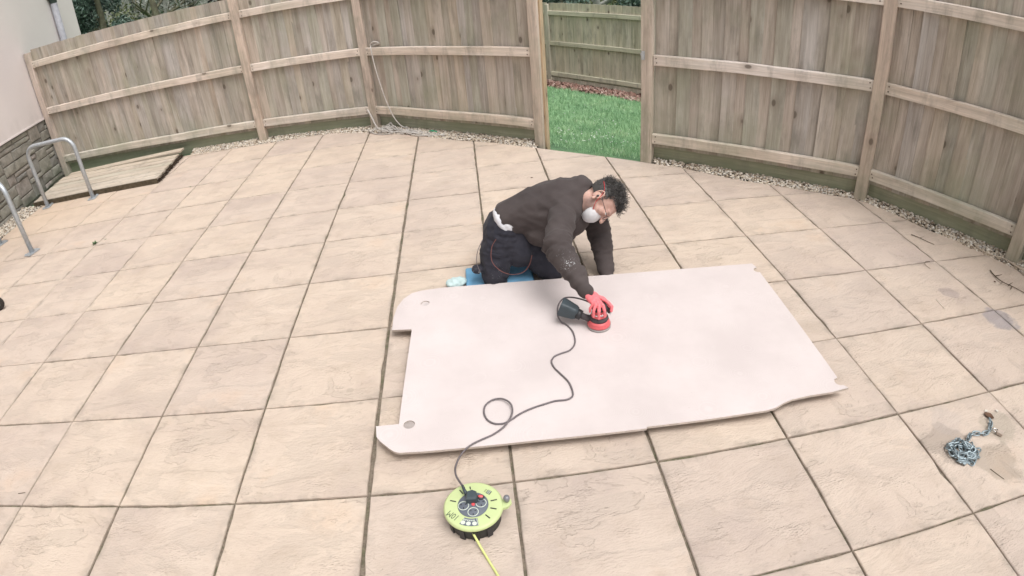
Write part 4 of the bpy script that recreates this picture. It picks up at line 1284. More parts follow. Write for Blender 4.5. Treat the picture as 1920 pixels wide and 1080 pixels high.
# thigh pocket with its flap, wrapped on the near leg
mb = MB()
pa, pb = RHIP.lerp(RKN, .42), RHIP.lerp(RKN, .80)
ax_ = (pb - pa).normalized(); o1 = V((-.55, -.83, 0)); o1 = (o1 - ax_ * o1.dot(ax_)).normalized(); o2 = ax_.cross(o1)
for (q0, q1, r_) in ((0, 1, .104), (-.06, .25, .110)):
    vs = []; 
    for i_ in range(7):
        t_ = q0 + (q1 - q0) * i_ / 6
        for k_ in range(9):
            a2 = R(-42 + 84 * k_ / 8)
            rr_ = r_ - .017 * max(0, t_) + (0 if 0 < k_ < 8 and 0 < i_ < 6 else -.012)
            vs.append(pa.lerp(pb, t_) + (o1 * math.cos(a2) + o2 * math.sin(a2)) * rr_)
    mb.add(vs, [(i_ * 9 + k_, i_ * 9 + k_ + 1, (i_ + 1) * 9 + k_ + 1, (i_ + 1) * 9 + k_) for i_ in range(6) for k_ in range(8)])
mb.build('thigh_pocket', trouM, tr, smooth=True)
# white shirt showing at the small of the back
mb = MB()
for (t, hw, hd_) in ((0.0, .138, .108), (0.5, .140, .108), (1.0, .138, .104)):
    p = V((4.318, -2.560, 0.382)).lerp(V((4.360, -2.560, 0.405)), t)
    T = V((.86, 0, .5)).normalized(); r_ = (Rv - T * Rv.dot(T)).normalized(); D = T.cross(r_)
    if D.z < 0: D = -D
    mb.ell(p - D * 0.035, (r_ * (hw + .004), T * 0.045, D * (hd_ + .006)), 18, 10)
remesh(mb, 'shirt', shirtM, 0.007, 3, person, disp=lambda c, nn: folds(c, 0.004))
# boots
M['boot'] = plain('pale_blue_boot', (0.055, 0.06, 0.07), 0.7)
for A_ in (RAN, LAN):
    mb = MB(); mb.limb([(A_ + V((0, 0, 0)), .045), (A_ + V((0, .05, -.015)), .048), (A_ + V((0, .13, -.022)), .042), (A_ + V((0, .19, -.03)), .036)], 8)
    remesh(mb, 'boot', M['boot'], 0.007, 3, person)
# earphone cord looping over the trousers
mb = MB(); mb.tube(spline([(4.262, -2.745, .345), (4.232, -2.757, .30), (4.225, -2.80, .235), (4.27, -2.835, .185), (4.335, -2.83, .150), (4.40, -2.80, .140), (4.44, -2.77, .165), (4.462, -2.745, .215)], 6), 0.0022, 6)
tag(mb.build('cord', plain('red_cord', (0.16, 0.06, 0.05), 0.6), person, smooth=True), 'thin reddish cord hanging in a loop over the thigh')
mb = MB(); mb.tube(spline([(4.185, -2.68, .32), (4.150, -2.72, .27), (4.135, -2.74, .21), (4.150, -2.76, .15)], 6), 0.0022, 6)
mb.build('cord', M['cable'], person, smooth=True)

# hair: short sides, thick curls on top and front
hairM = NT('dark_hair', 0.5)
r0 = hairM.n('ShaderNodeNewGeometry').outputs['Random Per Island']
hairM.b.inputs['Specular IOR Level'].default_value = 0.5
hairM = hairM.col(hairM.ramp(r0, [(0.0, (0.026, 0.022, 0.020)), (0.5, (0.052, 0.046, 0.043)), (1.0, (0.125, 0.120, 0.115))]))
mb = MB()
cap = []
for i in range(1, 15):
    for k in range(26):
        th = math.pi * 0.70 * i / 14; ph = 2 * math.pi * k / 26
        cap.append((math.sin(th) * math.cos(ph), math.sin(th) * math.sin(ph), math.cos(th)))
hv = [hp(0, -0.012, 0.037 + 0.089)] + []
vs = [hp(0, -0.010, 0.036 + 0.091)]
for (x, y_, z_) in cap:
    # hairline: higher at the forehead, lower at the nape
    vs.append(hp(0.079 * x, -0.010 + 0.098 * y_, 0.036 + 0.091 * z_))
fs = [(0, 1 + k, 1 + (k + 1) % 26) for k in range(26)]
for i in range(13):
    for k in range(26):
        k2 = (k + 1) % 26
        ph = 2 * math.pi * (k + .5) / 26
        front = math.sin(ph)                  # towards the face
        if front > 0.35 and i >= 6: continue
        if front > 0.0 and i >= 9: continue
        fs.append((1 + i * 26 + k, 1 + (i + 1) * 26 + k, 1 + (i + 1) * 26 + k2, 1 + i * 26 + k2))
mb.add(vs, fs)
random.seed(3)
def curl(mb, base, nrm, r_, ln, turns, thick):
    a_ = V((random.uniform(-1, 1), random.uniform(-1, 1), random.uniform(-1, 1)))
    u = (a_ - nrm * a_.dot(nrm)).normalized(); v_ = nrm.cross(u)
    ph0 = random.uniform(0, 6.28); N = 11
    dr = (nrm + u * random.uniform(-.9, .9) + v_ * random.uniform(-.9, .9)).normalized()
    pts = []
    for i in range(N):
        t = i / (N - 1); a2 = ph0 + turns * 6.283 * t
        rr = r_ * (1 - .3 * t)
        pts.append(base + dr * ln * t + u * rr * math.cos(a2) + v_ * rr * math.sin(a2))
    mb.tube(pts, [thick * (1 - .55 * i / (N - 1)) for i in range(N)], 4)
for i in range(2300):
    x, y_, z_ = random.gauss(0, 1), random.gauss(0, 1), random.gauss(0, 1)
    l_ = math.sqrt(x * x + y_ * y_ + z_ * z_); x, y_, z_ = x / l_, y_ / l_, z_ / l_
    front = y_
    if z_ < 0.02 and random.random() > 0.75: continue
    if z_ < -0.3 or (front > 0.3 and z_ < 0.38): continue
    big = min(1.0, max(0.0, (z_ - 0.02) / 0.5))
    if front < -0.2: big *= 0.75
    nrm = (HR * x + HF * y_ + HU * z_).normalized()
    base = hp(0.076 * x, -0.008 + 0.094 * y_, 0.036 + 0.088 * z_)
    if big < 0.25: curl(mb, base + HU * random.uniform(-.006, .002), nrm, 0.003, random.uniform(.006, .011), 0.8, 0.0015)
    else: curl(mb, base, nrm, random.uniform(.004, .010), random.uniform(.014, .046) * (0.4 + 0.75 * big), random.uniform(.8, 1.7), random.uniform(.0012, .0024))
hair = mb.build('hair', hairM, person, smooth=True)
# dust mask with red straps, glasses
mb = MB()
vs = []; NN = 24; rows_ = [(0.0, 1.0), (0.25, .97), (0.5, .88), (0.72, .70), (0.88, .45), (0.97, .20)]
for h_, s_ in rows_:
    for k in range(NN):
        a2 = 2 * math.pi * k / NN
        vs.append(hp(0.056 * s_ * math.cos(a2), 0.052 + 0.048 * h_ - 0.016 * abs(math.cos(a2)) ** 2 * (1 - h_), -0.052 + 0.056 * s_ * math.sin(a2) - .006 * h_))
vs.append(hp(0, 0.1015, -0.058))
fs = [(i * NN + k, i * NN + (k + 1) % NN, (i + 1) * NN + (k + 1) % NN, (i + 1) * NN + k) for i in range(len(rows_) - 1) for k in range(NN)]
fs += [((len(rows_) - 1) * NN + k, (len(rows_) - 1) * NN + (k + 1) % NN, len(vs) - 1) for k in range(NN)]
mb.add(vs, fs)
mk = mb.build('dust_mask', plain('mask_white', (0.66, 0.65, 0.665), 0.85, nscale=60, namp=0.05, bump=0.001), person, smooth=True)
mb = MB(); mb.tube([vs[k] for k in range(NN)], 0.0024, 6, closed=True); mb.build('mask_rim', plain('mask_rim_white', (0.6, 0.6, 0.6), 0.8), mk, smooth=True)
redstrap = plain('red_strap', (0.55, 0.03, 0.035), 0.6)
for s_ in (1, -1):
    mb = MB(); mb.tube(spline([hp(s_ * 0.054, 0.050, -0.046), hp(s_ * 0.073, 0.020, -0.022), hp(s_ * 0.083, 0.000, 0.010), hp(s_ * 0.082, -0.025, 0.035), hp(s_ * 0.066, -0.070, 0.045), hp(0, -0.108, 0.048)], 6), 0.0017, 6)
    mb.build('strap', redstrap, mk, smooth=True)
gl = M['black']
mb = MB()
for s_ in (1, -1):
    ring = [hp(s_ * 0.032 + 0.025 * math.cos(2 * math.pi * k / 20), 0.104, 0.006 + 0.017 * math.sin(2 * math.pi * k / 20)) for k in range(20)]
    mb.tube(ring, 0.0017, 5, closed=True)
    mb.tube([hp(s_ * 0.057, 0.102, 0.012), hp(s_ * 0.074, 0.080, 0.012), hp(s_ * 0.081, 0.030, 0.012), hp(s_ * 0.083, -0.012, 0.020), hp(s_ * 0.080, -0.030, 0.006)], 0.0018, 5)
mb.tube([hp(-0.008, 0.106, 0.012), hp(0.008, 0.106, 0.012)], 0.0017, 5)
mb.build('glasses', gl, person, smooth=True)

# gloved hand closed over the sander
gloveM = plain('red_glove_rubber', (0.84, 0.20, 0.22), 0.55, spec=0.4, nscale=45, namp=0.12, bump=0.002)
mb = MB()
G = V((SX, SY, BZ + 0.118))
W0 = RWR
K = V((SX - .020, SY + .040, 0.218))          # centre of the knuckles
mb.limb([(REL.lerp(RWR, 1.0), .029), (W0 + (RWR - REL) * .12, .028)], 4)
fdir = (V((K.x, K.y, 0)) - V((W0.x, W0.y, 0))).normalized()
sdv = V((-fdir.y, fdir.x, 0))          # towards +x (index side)
if sdv.x < 0: sdv = -sdv
for j in range(-2, 3):
    kn = K + sdv * (0.0155 * j) - V((0, 0, 0.002 * j * j))
    mb.limb([(W0 + sdv * (0.0035 * j) + (RWR - REL) * .14, .021), (kn, .0165)], 8)
for j, a2, tipz, rr in ((-2, 196, -0.010, .0078), (-1, 226, -0.026, .0086), (0, 257, -0.032, .0090), (1, 290, -0.026, .0086)):
    kn = K + sdv * (0.0155 * (j)) - V((0, 0, 0.002 * j * j))
    dr = V((math.cos(R(a2)), math.sin(R(a2)), 0))
    p1 = G + dr * 0.034 + V((0, 0, 0.034))
    p2 = G + dr * 0.052 + V((0, 0, 0.010))
    p3 = G + dr * 0.053 + V((0, 0, tipz))
    mb.limb([(kn, rr + .002), (p1, rr + .001), (p2, rr), (p3, rr - .001)], 7)
kn = K + sdv * 0.031 - V((0, 0, 0.006))
mb.limb([(kn, .011), (G + V((0.045, -0.008, 0.030)), .0098), (G + V((0.062, -0.020, 0.010)), .009), (G + V((0.058, -0.030, -0.010)), .0082)], 7)   # index finger round the right
mb.limb([(W0 + sdv * .014 + (RWR - REL) * .2, .016), (G + V((0.030, 0.042, 0.022)), .0125), (G + V((0.052, 0.022, 0.004)), .0105), (G + V((0.056, 0.004, -0.012)), .0095)], 7)     # thumb
remesh(mb, 'glove', gloveM, 0.0024, 2, person, disp=lambda c, nn: 0.0008 * noise.noise(c * 60))
mb = MB()

# blue foam pad under the knees and a pale cloth
mat_ = tag(bpy.data.objects.new('kneeling_mat', None), 'blue foam kneeling mat under the person, behind the board', 'mat')
bpy.data.objects.remove(mat_)
mb = MB(); mb.box((4.055, -2.80, 0.003), (4.47, -2.49, 0.034))
mo = mb.build('kneeling_mat', plain('blue_foam', (0.15, 0.34, 0.52), 0.85, nscale=20, namp=0.15))
bv = mo.modifiers.new('b', 'BEVEL'); bv.width = 0.012; bv.segments = 3
tag(mo, 'blue foam kneeling mat under the person, behind the board', 'mat')
mb = MB()
mb.ell((3.985, -2.655, 0.03), ((.055, .01, 0), (-.01, .05, 0), (0, 0, .03)), 14, 8); mb.ell((4.02, -2.64, 0.028), ((.04, 0, 0), (0, .05, 0), (0, 0, .024)), 14, 8)
cl = remesh(mb, 'cloth', plain('pale_cyan_cloth', (0.48, 0.60, 0.60), 0.9, nscale=30), 0.006, 2, None, disp=lambda c, nn: 0.006 * noise.noise(c * 40))
tag(cl, 'crumpled pale cyan cloth beside the blue mat at the far edge of the board', 'cloth')

# ------------------------------------------------------------------ rope by the corner post
ropeM = plain('weathered_rope', (0.52, 0.49, 0.46), 0.9, nscale=90, namp=0.25, bump=0.003)
rope = empty('rope', (0, 0, 0), 'weathered pale rope tied to the corner post and heaped on the gravel', 'rope')
random.seed(17)
mb = MB(); mb.tube(spline([(3.165, 1.075, .975), (3.17, 1.03, .99), (3.175, .985, .93), (3.195, .955, .75), (3.222, .940, .58), (3.26, .925, .38), (3.305, .91, .22), (3.35, .90, .12), (3.41, .89, .05), (3.50, .88, .02), (3.60, .80, .014)], 6), 0.0068, 7); mb.build('hanging_line', ropeM, rope, smooth=True)
mb = MB(); mb.tube(spline([(3.16, 1.08, 1.00), (3.20, 1.04, 1.035), (3.25, 1.02, 1.03), (3.265, 1.03, 1.01), (3.23, 1.05, 1.005), (3.17, 1.08, .985)], 6), 0.0095, 7); mb.build('knot_loop', ropeM, rope, smooth=True)
mb = MB(); mb.tube(spline([(2.985, 1.165, .25), (3.01, 1.125, .22), (3.04, 1.10, .15), (3.065, 1.075, .08), (3.10, 1.04, .02), (3.16, .98, .012)], 6), 0.0105, 7); mb.build('loose_end', ropeM, rope, smooth=True)
mb = MB()
for k in range(9):
    c = V((3.22 + random.gauss(0, .05), 0.93 + random.gauss(0, .035), 0))
    rx, ry = random.uniform(.05, .15), random.uniform(.02, .06); ph = random.uniform(-.8, -.3)
    pts = []
    for i in range(22):
        a2 = 2 * math.pi * i / 17 + k
        x = rx * math.cos(a2); y_ = ry * math.sin(a2)
        pts.append(c + V((x * math.cos(ph) - y_ * math.sin(ph), x * math.sin(ph) + y_ * math.cos(ph), 0.012 + 0.075 * random.random() * (1 - abs(x) / .17))))
    mb.tube(spline(pts, 2), 0.0055, 5)
mb.build('rope_heap', ropeM, rope, smooth=True)
mb = MB()
for k in range(7):
    p = V((3.25 + .05 * k * random.random(), .88 + random.uniform(-.05, .05), .014))
    mb.tube(spline([p, p + V((.15, -.10 + random.uniform(-.03, .05), .01)), p + V((.32, -.22 + random.uniform(-.03, .05), .0)), p + V((.5 + random.uniform(0, .1), -.36 + random.uniform(-.03, .04), .002))], 5), 0.0060, 5)
mb.build('rope_tail', ropeM, rope, smooth=True)
mb = MB(); mb.tube(spline([(3.02, 1.06, .01), (2.90, 1.10, .01), (2.80, 1.12, .012), (2.78, 1.16, .012), (2.9, 1.18, .02)], 5), .006, 5)
mb.tube(spline([(3.0, 1.0, .01), (3.1, .86, .01), (3.24, .80, .01), (3.33, .84, .01), (3.42, .72, .01)], 5), .006, 5); mb.build('rope_strand', ropeM, rope, smooth=True)
mb = MB()
for k in range(5): mb.tube(spline([(3.72 + .01 * k, .66, .02), (3.76, .645 - .01 * k, .035), (3.81, .60 + .012 * k, .02)], 4), .006, 5)
mb.build('green_twine', plain('green_twine', (0.05, 0.30, 0.16), 0.8), rope)

# ------------------------------------------------------------------ castor wheel at the left edge
wheel = empty('castor_wheel', (0, 0, 0), 'small black rubber castor wheel at the far left edge of the slabs', 'wheel')
WM = Matrix.Translation((0.176, -2.20, 0.062)) @ Matrix.Rotation(R(25), 4, 'Z') @ Matrix.Rotation(R(90), 4, 'X')
mb = MB(); mb.lathe([(0.028, -0.014), (0.050, -0.016), (0.060, -0.009), (0.061, 0.009), (0.050, 0.016), (0.028, 0.014)], (0, 0, 0), 28); o = mb.build('tyre', plain('black_tyre', (0.035, 0.030, 0.026), 0.7), wheel, smooth=True); o.matrix_local = WM
mb = MB(); mb.lathe([(0.026, -0.017), (0.022, -0.019), (0.022, 0.019), (0.026, 0.017)], (0, 0, 0), 20); o = mb.build('hub', plain('pale_hub', (0.55, 0.52, 0.48), 0.6), wheel); o.matrix_local = WM
mb = MB(); mb.box((-0.13, -0.03, 0.05), (-0.03, 0.03, 0.058)); mb.box((-0.06, -0.028, -0.01), (0.01, -0.022, 0.055)); mb.box((-0.06, 0.022, -0.01), (0.01, 0.028, 0.055)); o = mb.build('fork', M['darkmetal'], wheel); o.matrix_local = Matrix.Translation((0.165, -2.20, 0.058)) @ Matrix.Rotation(R(25), 4, 'Z')

# ------------------------------------------------------------------ litter: twigs, leaves, weeds
twigM = plain('twig_bark', (0.11, 0.085, 0.06), 0.9, namp=0.4)
paleM = plain('pale_stick', (0.48, 0.40, 0.32), 0.85)
def twig(pts, r_, mat, label, group=None):
    mb = MB(); P = spline(pts, 5); mb.tube(P, [r_ * (1 - .5 * i / len(P)) for i in range(len(P))], 5)
    o = mb.build('twig', mat); tag(o, label, 'twig', group); return o
t = twig([(7.275, -2.63, .006), (7.30, -2.70, .012), (7.33, -2.75, .008), (7.36, -2.80, .006)], .0035, twigM, 'dark broken twig on the slab below the right fence post')
mb = MB(); mb.tube([(7.30, -2.70, .012), (7.34, -2.70, .02)], [.003, .001], 4); mb.build('side_shoot', twigM, t)
t = twig([(7.55, -3.20, .006), (7.52, -3.28, .010), (7.515, -3.36, .014), (7.56, -3.43, .010), (7.60, -3.52, .006)], .0045, twigM, 'knobbly dark twig lying near the right edge of the slabs')
for (a_, b_) in (((7.52, -3.28, .010), (7.56, -3.30, .03)), ((7.515, -3.36, .014), (7.47, -3.38, .02)), ((7.53, -3.40, .012), (7.58, -3.39, .02)), ((7.545, -3.42, .012), (7.50, -3.45, .01))):
    mb = MB(); mb.tube([a_, b_], [.005, .0015], 4); mb.build('side_shoot', twigM, t)
twig([(7.77, -2.70, .016), (7.73, -2.82, .02), (7.69, -2.92, .014), (7.72, -3.02, .012), (7.79, -3.10, .014), (7.82, -3.20, .012), (7.85, -3.33, .012)], .008, paleM, 'long pale stick lying along the right gravel strip')
twig([(7.80, -3.14, .014), (7.80, -3.24, .02), (7.86, -3.40, .012)], .006, paleM, 'shorter pale stick beside the long one at the right picture edge')
twig([(6.867, -3.411, .004), (6.853, -3.514, .004)], .0035, plain('straw', (0.66, 0.58, 0.50), 0.8), 'short straight pale straw on the slab right of the board')
twig([(7.15, -3.00, .003), (7.10, -3.01, .012), (7.07, -3.045, .012), (7.085, -3.085, .004)], .0025, twigM, 'small curled brown stalk on the slab joint at right')
twig([(1.733, -4.125, .003), (1.777, -4.118, .003)], .0022, twigM, 'tiny splinter on the slab at the lower left')
twig([(6.235, -4.63, .003), (6.25, -4.67, .003), (6.262, -4.70, .003)], .002, twigM, 'fine bent twig just below the chain heap')
def leaf(loc, ln, rz, mat, label, curl_=0.3):
    mb = MB(); vs = []; N = 6
    for i in range(N + 1):
        t_ = i / N; wd = ln * .32 * math.sin(math.pi * min(.98, t_ * .96 + .02)) + .001
        zc = ln * curl_ * (t_ - .5) ** 2
        vs += [(ln * (t_ - .5), -wd, zc + wd * .4), (ln * (t_ - .5), 0, zc), (ln * (t_ - .5), wd, zc + wd * .4)]
    vs += [(x, y_, z_ - .0012) for x, y_, z_ in vs]
    B = 3 * (N + 1); fs = []
    for i in range(N):
        for k in range(2):
            a_ = i * 3 + k
            fs.append((a_, a_ + 3, a_ + 4, a_ + 1)); fs.append((B + a_, B + a_ + 1, B + a_ + 4, B + a_ + 3))
    mb.add(vs, fs)
    o = mb.build('dead_leaf', mat, loc=loc, rot=(0, 0, rz)); tag(o, label, 'leaf'); return o
brownleaf = plain('brown_leaf', (0.12, 0.065, 0.040), 0.7, namp=0.4)
paleleaf = plain('bleached_leaf', (0.60, 0.56, 0.50), 0.8)
leaf((6.462, -4.352, .004), .055, R(120), brownleaf, 'curled dark brown leaf at the top end of the chain')
leaf((6.475, -4.318, .003), .022, R(10), paleleaf, 'tiny bleached chip beside the brown leaf')
leaf((6.535, -4.335, .003), .020, R(70), paleleaf, 'tiny bleached chip at the right of the brown leaf')
leaf((4.662, -1.010, .003), .022, R(5), brownleaf, 'small dark leaf scrap on the slab behind the person')
leaf((7.47, -3.33, .003), .02, R(5), brownleaf, 'small dark leaf scrap beside the knobbly twig')
leafG = mat_leaf('weed_leaf', [(0, (0.08, 0.14, 0.06)), (1, (0.17, 0.24, 0.13))])
def weed(loc, n, s, label):
    mb = MB()
    for i in range(n):
        a2 = random.uniform(0, 6.28); l_ = random.uniform(.5, 1) * s; el = random.uniform(.2, 1.1)
        d = V((math.cos(a2) * math.cos(el), math.sin(a2) * math.cos(el), math.sin(el))); sd_ = V((-math.sin(a2), math.cos(a2), 0)) * l_ * .18
        a_ = d * l_ * .1; m_ = d * l_ * .6; e_ = d * l_ + V((0, 0, -l_ * .15))
        mb.add([a_, m_ - sd_, e_, m_ + sd_], [(0, 1, 2, 3)])
    o = mb.build('weed', leafG, loc=loc); tag(o, label, 'weed'); return o
weed((0.567, -1.158, -.004), 46, .045, 'small grey-green weed growing in a slab joint at the left')
weed((0.66, -1.10, -.004), 12, .02, 'tiny green seedling to the right of the joint weed')
weed((1.13, 1.29, -.004), 26, .04, 'dark small tuft at the gravel edge by the second fence post')
weed((1.13, -.02, -.004), 10, .02, 'tiny tuft on the slab joint below the left fence')
# ------------------------------------------------------------------ beyond the gateway: grass, mulch, daisies
rs = np.random.RandomState(6)
def in_lawn(n):
    """points on the strip of lawn beyond the gateway"""
    t = rs.uniform(0.05, 7.0, n) ; s = rs.uniform(-1.3, 1.6, n)
    t = 0.05 + 6.9 * rs.rand(n) ** 0.8
    # axis from the gateway towards the far fence
    ax_ = np.array([0.30, 0.954]); sd_ = np.array([0.954, -0.30])
    p = np.array([5.30, -0.42]) + ax_ * t[:, None] + sd_ * (s * (0.42 + 0.26 * t))[:, None]
    return p
def terr(p):
    t = (p[:, 0] - 5.3) * .757 + (p[:, 1] + .5) * .653
    return -0.045 - 0.186 * np.clip(t, 0, 5.9), t
p = in_lawn(90000); z, t = terr(p)
keep = (t > 0.06) & (t < 5.0 + .25 * np.sin(p[:, 0] * 3) * np.cos(p[:, 1] * 4))
# keep clear of the patio slabs
p, z, t = p[keep], z[keep], t[keep]
n = len(p)
h = rs.uniform(.02, .06, n) * (.7 + .5 * np.sin(p[:, 0] * 5.1 + 2 * np.sin(p[:, 1] * 3.7)) ** 2) * (1 + .05 * t); wv = rs.uniform(.0016, .003, n) * (1 + .25 * t); th = rs.rand(n) * 6.283; ln = rs.normal(0, .5, (n, 2))
d = np.stack([np.cos(th), np.sin(th)], 1)
a_ = np.concatenate([p - d * wv[:, None], z[:, None]], 1); b_ = np.concatenate([p + d * wv[:, None], z[:, None]], 1)
c_ = np.concatenate([p + ln * h[:, None] * .7, (z + h)[:, None]], 1)
vv = np.stack([a_, b_, c_], 1).reshape(-1, 3)
M['grass'] = mat_leaf('grass_blade', [(0, (0.183, 0.337, 0.183)), (0.5, (0.33, 0.54, 0.301)), (0.85, (0.477, 0.674, 0.393)), (1, (0.8, 0.8, 0.589))])
tag(link('grass', np_mesh('grass', vv, np.arange(3 * n).reshape(-1, 3), M['grass'])), 'short green lawn grass beyond the gateway', 'grass', kind='stuff')
p = in_lawn(170); z, t = terr(p); keep = (t > .1) & (t < 4.8); p, z = p[keep], z[keep]
# daisies come in drifts
extra = np.concatenate([np.stack([rs.normal(5.35, .28, 40), rs.normal(0.55, .13, 40)], 1), np.stack([rs.normal(5.7, .5, 34), rs.normal(0.15, .18, 34)], 1), np.stack([rs.normal(5.9, .3, 26), rs.normal(1.7, .3, 26)], 1)])
p = np.concatenate([p, extra]); z, t = terr(p); keep = t > .1; p, z = p[keep], z[keep]
C = np.concatenate([p, (z + .04)[:, None]], 1)
tag(link('daisies', pebble_mesh('daisies', C, rs.uniform(.005, .010, len(C)) , plain('daisy_white', (0.75, 0.75, 0.72), 0.8), 5, flat=.4)), 'white daisies scattered in the lawn', 'daisies', kind='stuff')
# bark mulch bed along the far fence
nm_ = 16000
u = rs.uniform(-5.4, 5.4, nm_); v_ = rs.uniform(-.02, 1.2, nm_) ** 1.0
fn = np.array([fd.y, -fd.x])
p = np.array([FA.x, FA.y]) + np.array([fd.x, fd.y]) * u[:, None] + fn * v_[:, None]
z, t = terr(p)
h = rs.uniform(.015, .05, nm_); th = rs.rand(nm_) * 6.283; tl = rs.normal(0, .45, nm_)
d = np.stack([np.cos(th), np.sin(th), tl], 1) * h[:, None]; e = np.stack([-np.sin(th), np.cos(th), rs.normal(0, .4, nm_)], 1) * (h * .35)[:, None]
c_ = np.concatenate([p, (z + rs.uniform(.0, .05, nm_))[:, None]], 1)
vv = np.stack([c_ - d - e, c_ + d - e, c_ + d + e, c_ - d + e], 1).reshape(-1, 3)
M['mulch'] = mat_leaf('bark_mulch', [(0, (0.11, 0.06, 0.045)), (0.4, (0.24, 0.135, 0.105)), (0.75, (0.36, 0.25, 0.215)), (1, (0.55, 0.45, 0.39))], 0.9)
mul = link('bark_mulch', np_mesh('bark_mulch', vv, np.arange(4 * nm_).reshape(-1, 4), M['mulch']))
tag(mul, 'reddish brown bark mulch bed along the foot of the far fence', 'mulch', kind='stuff')
mb = MB()
Q4 = [V((FA.x, FA.y)) + fd * s_ + V(fn) * k for s_, k in ((-5.4, 0), (5.4, 0), (5.4, 1.05), (-5.4, 1.05))]
mb.add([(q_.x, q_.y, tz(q_.x, q_.y) + .008) for q_ in Q4], [(3, 2, 1, 0)]); mb.build('mulch_bed', M['soil'], mul)

# ------------------------------------------------------------------ trees and undergrowth beyond the fences
barkG = NT('mossy_bark', 0.9)
n1_ = barkG.noise(barkG.pos(), 7, 5, 0.6)
barkG = barkG.col(barkG.ramp(n1_, [(0.35, (0.098, 0.088, 0.065)), (0.55, (0.156, 0.156, 0.098)), (0.7, (0.247, 0.24, 0.195))]))
barkB = plain('brown_bark', (0.085, 0.058, 0.042), 0.9, nscale=9, namp=0.4)
barkP = plain('pale_bark', (0.324, 0.331, 0.297), 0.9, nscale=6, namp=0.3)
leafD = mat_leaf('evergreen_leaf', [(0, (0.062, 0.105, 0.088)), (0.5, (0.132, 0.193, 0.158)), (0.85, (0.246, 0.316, 0.263)), (1, (0.632, 0.72, 0.649))], 0.4)
leafO = mat_leaf('olive_leaf', [(0, (0.068, 0.081, 0.041)), (0.6, (0.135, 0.162, 0.074)), (1, (0.27, 0.284, 0.149))], 0.6)
def leafcloud(centres, radii, n, size, seed):
    r = np.random.RandomState(seed)
    C = np.array(centres); Rr = np.array(radii)
    idx = r.choice(len(C), n, p=(Rr ** 2) / (Rr ** 2).sum())
    g = r.normal(size=(n, 3)); g /= np.linalg.norm(g, axis=1)[:, None]
    P = C[idx] + g * (Rr[idx] * r.uniform(.45, 1.08, n))[:, None]
    a = r.normal(size=(n, 3)); a /= np.linalg.norm(a, axis=1)[:, None]
    b = np.cross(a, r.normal(size=(n, 3))); b /= np.linalg.norm(b, axis=1)[:, None]
    s = size * r.uniform(.5, 1.3, n)[:, None]
    vv = np.stack([P - a * s, P + b * s * .45, P + a * s, P - b * s * .45], 1).reshape(-1, 3)
    return vv, np.arange(4 * n).reshape(-1, 4)
def gz(x, y): return tz(x, y)
def evergreen(x, y, h, wdt, n, label, seed, size=.07, lm=None, group='trees beyond the fences'):
    g = gz(x, y)
    root = empty('evergreen_tree', (x, y, g), label, 'tree', group)
    rr = random.Random(seed)
    mb = MB(); mb.tube([(0, 0, -.2), (.05, .02, h * .45), (.0, .05, h * .85)], [.14, .09, .03], 8); mb.build('trunk', barkG, root, smooth=True)
    C = []; Rd = []
    for i in range(34):
        t = rr.random(); rad = wdt * (1 - .65 * t) * rr.uniform(.3, 1)
        a2 = rr.uniform(0, 6.28)
        C.append((rad * math.cos(a2), rad * math.sin(a2), .15 * h + .8 * h * t)); Rd.append(rr.uniform(.25, .5) * wdt * .7)
    vv, ff_ = leafcloud(C, Rd, n, size, seed)
    link('crown', np_mesh('crown', vv, ff_, lm or leafD), root)
    return root
def bare_tree(x, y, h, label, seed, r0=.12, bark=None, spread=1.0, depth=4, group='trees beyond the fences', low=0.25):
    g = gz(x, y)
    root = empty('bare_tree', (x, y, g), label, 'tree', group)
    rr = random.Random(seed)
    mbt = MB(); mbc = MB()
    def grow(mb, p, d, ln, r_, lev):
        pts = [p]; dd = d.copy()
        for i in range(5):
            dd = (dd + V((rr.gauss(0, .14), rr.gauss(0, .14), rr.gauss(.03, .10)))).normalized()
            pts.append(pts[-1] + dd * ln / 5)
        mb.tube(pts, [r_ * (1 - .11 * i) for i in range(6)], 6 if lev < 2 else 4, caps=False)
        if lev >= depth: return
        for i in range(rr.choice([2, 3, 3, 4])):
            k = rr.randint(2, 5)
            a2 = rr.uniform(0, 6.28); sp = rr.uniform(.5, 1.1) * spread
            nd = (dd + V((math.cos(a2) * sp, math.sin(a2) * sp, rr.uniform(-.15, .45)))).normalized()
            grow(mbc, pts[k], nd, ln * rr.uniform(.55, .8), r_ * .52, lev + 1)
    pts = [V((0, 0, -.3)), V((0.03, 0, h * .2)), V((.06, .04, h * .4)), V((.0, .02, h * .62))]
    mbt.tube(pts, [r0 * 1.15, r0, r0 * .9, r0 * .7], 9)
    for i in range(9):
        t = rr.uniform(low, 1); p = pts[0].lerp(pts[3], t); a2 = rr.uniform(0, 6.28)
        grow(mbc, p, V((math.cos(a2) * spread, math.sin(a2) * spread, rr.uniform(.1, .9))).normalized(), h * rr.uniform(.16, .26), r0 * .42, 1)
    mbt.build('trunk', bark or barkG, root, smooth=True)
    mbc.build('crown', bark or barkG, root, smooth=True)
    return root
evergreen(-5.0, 9.2, 4.6, 1.35, 26000, 'dark evergreen tree nearest the house corner beyond the left fence', 1, .055)
evergreen(-6.6, 11.5, 5.5, 1.7, 16000, 'taller evergreen tree behind the house corner', 2, .07)
bare_tree(-3.35, 9.0, 4.2, 'low mossy leafless tree with spreading branches behind the left fence', 5, r0=.10, spread=1.3, depth=4, low=.10)
bare_tree(-2.65, 10.0, 5.0, 'slender pale leafless tree right of the mossy one behind the left fence', 6, r0=.075, bark=barkP, low=.2)
bare_tree(-2.1, 11.5, 6.0, 'grey leafless sapling between the pale tree and the brown trunk', 7, r0=.07, bark=barkP, low=.2)
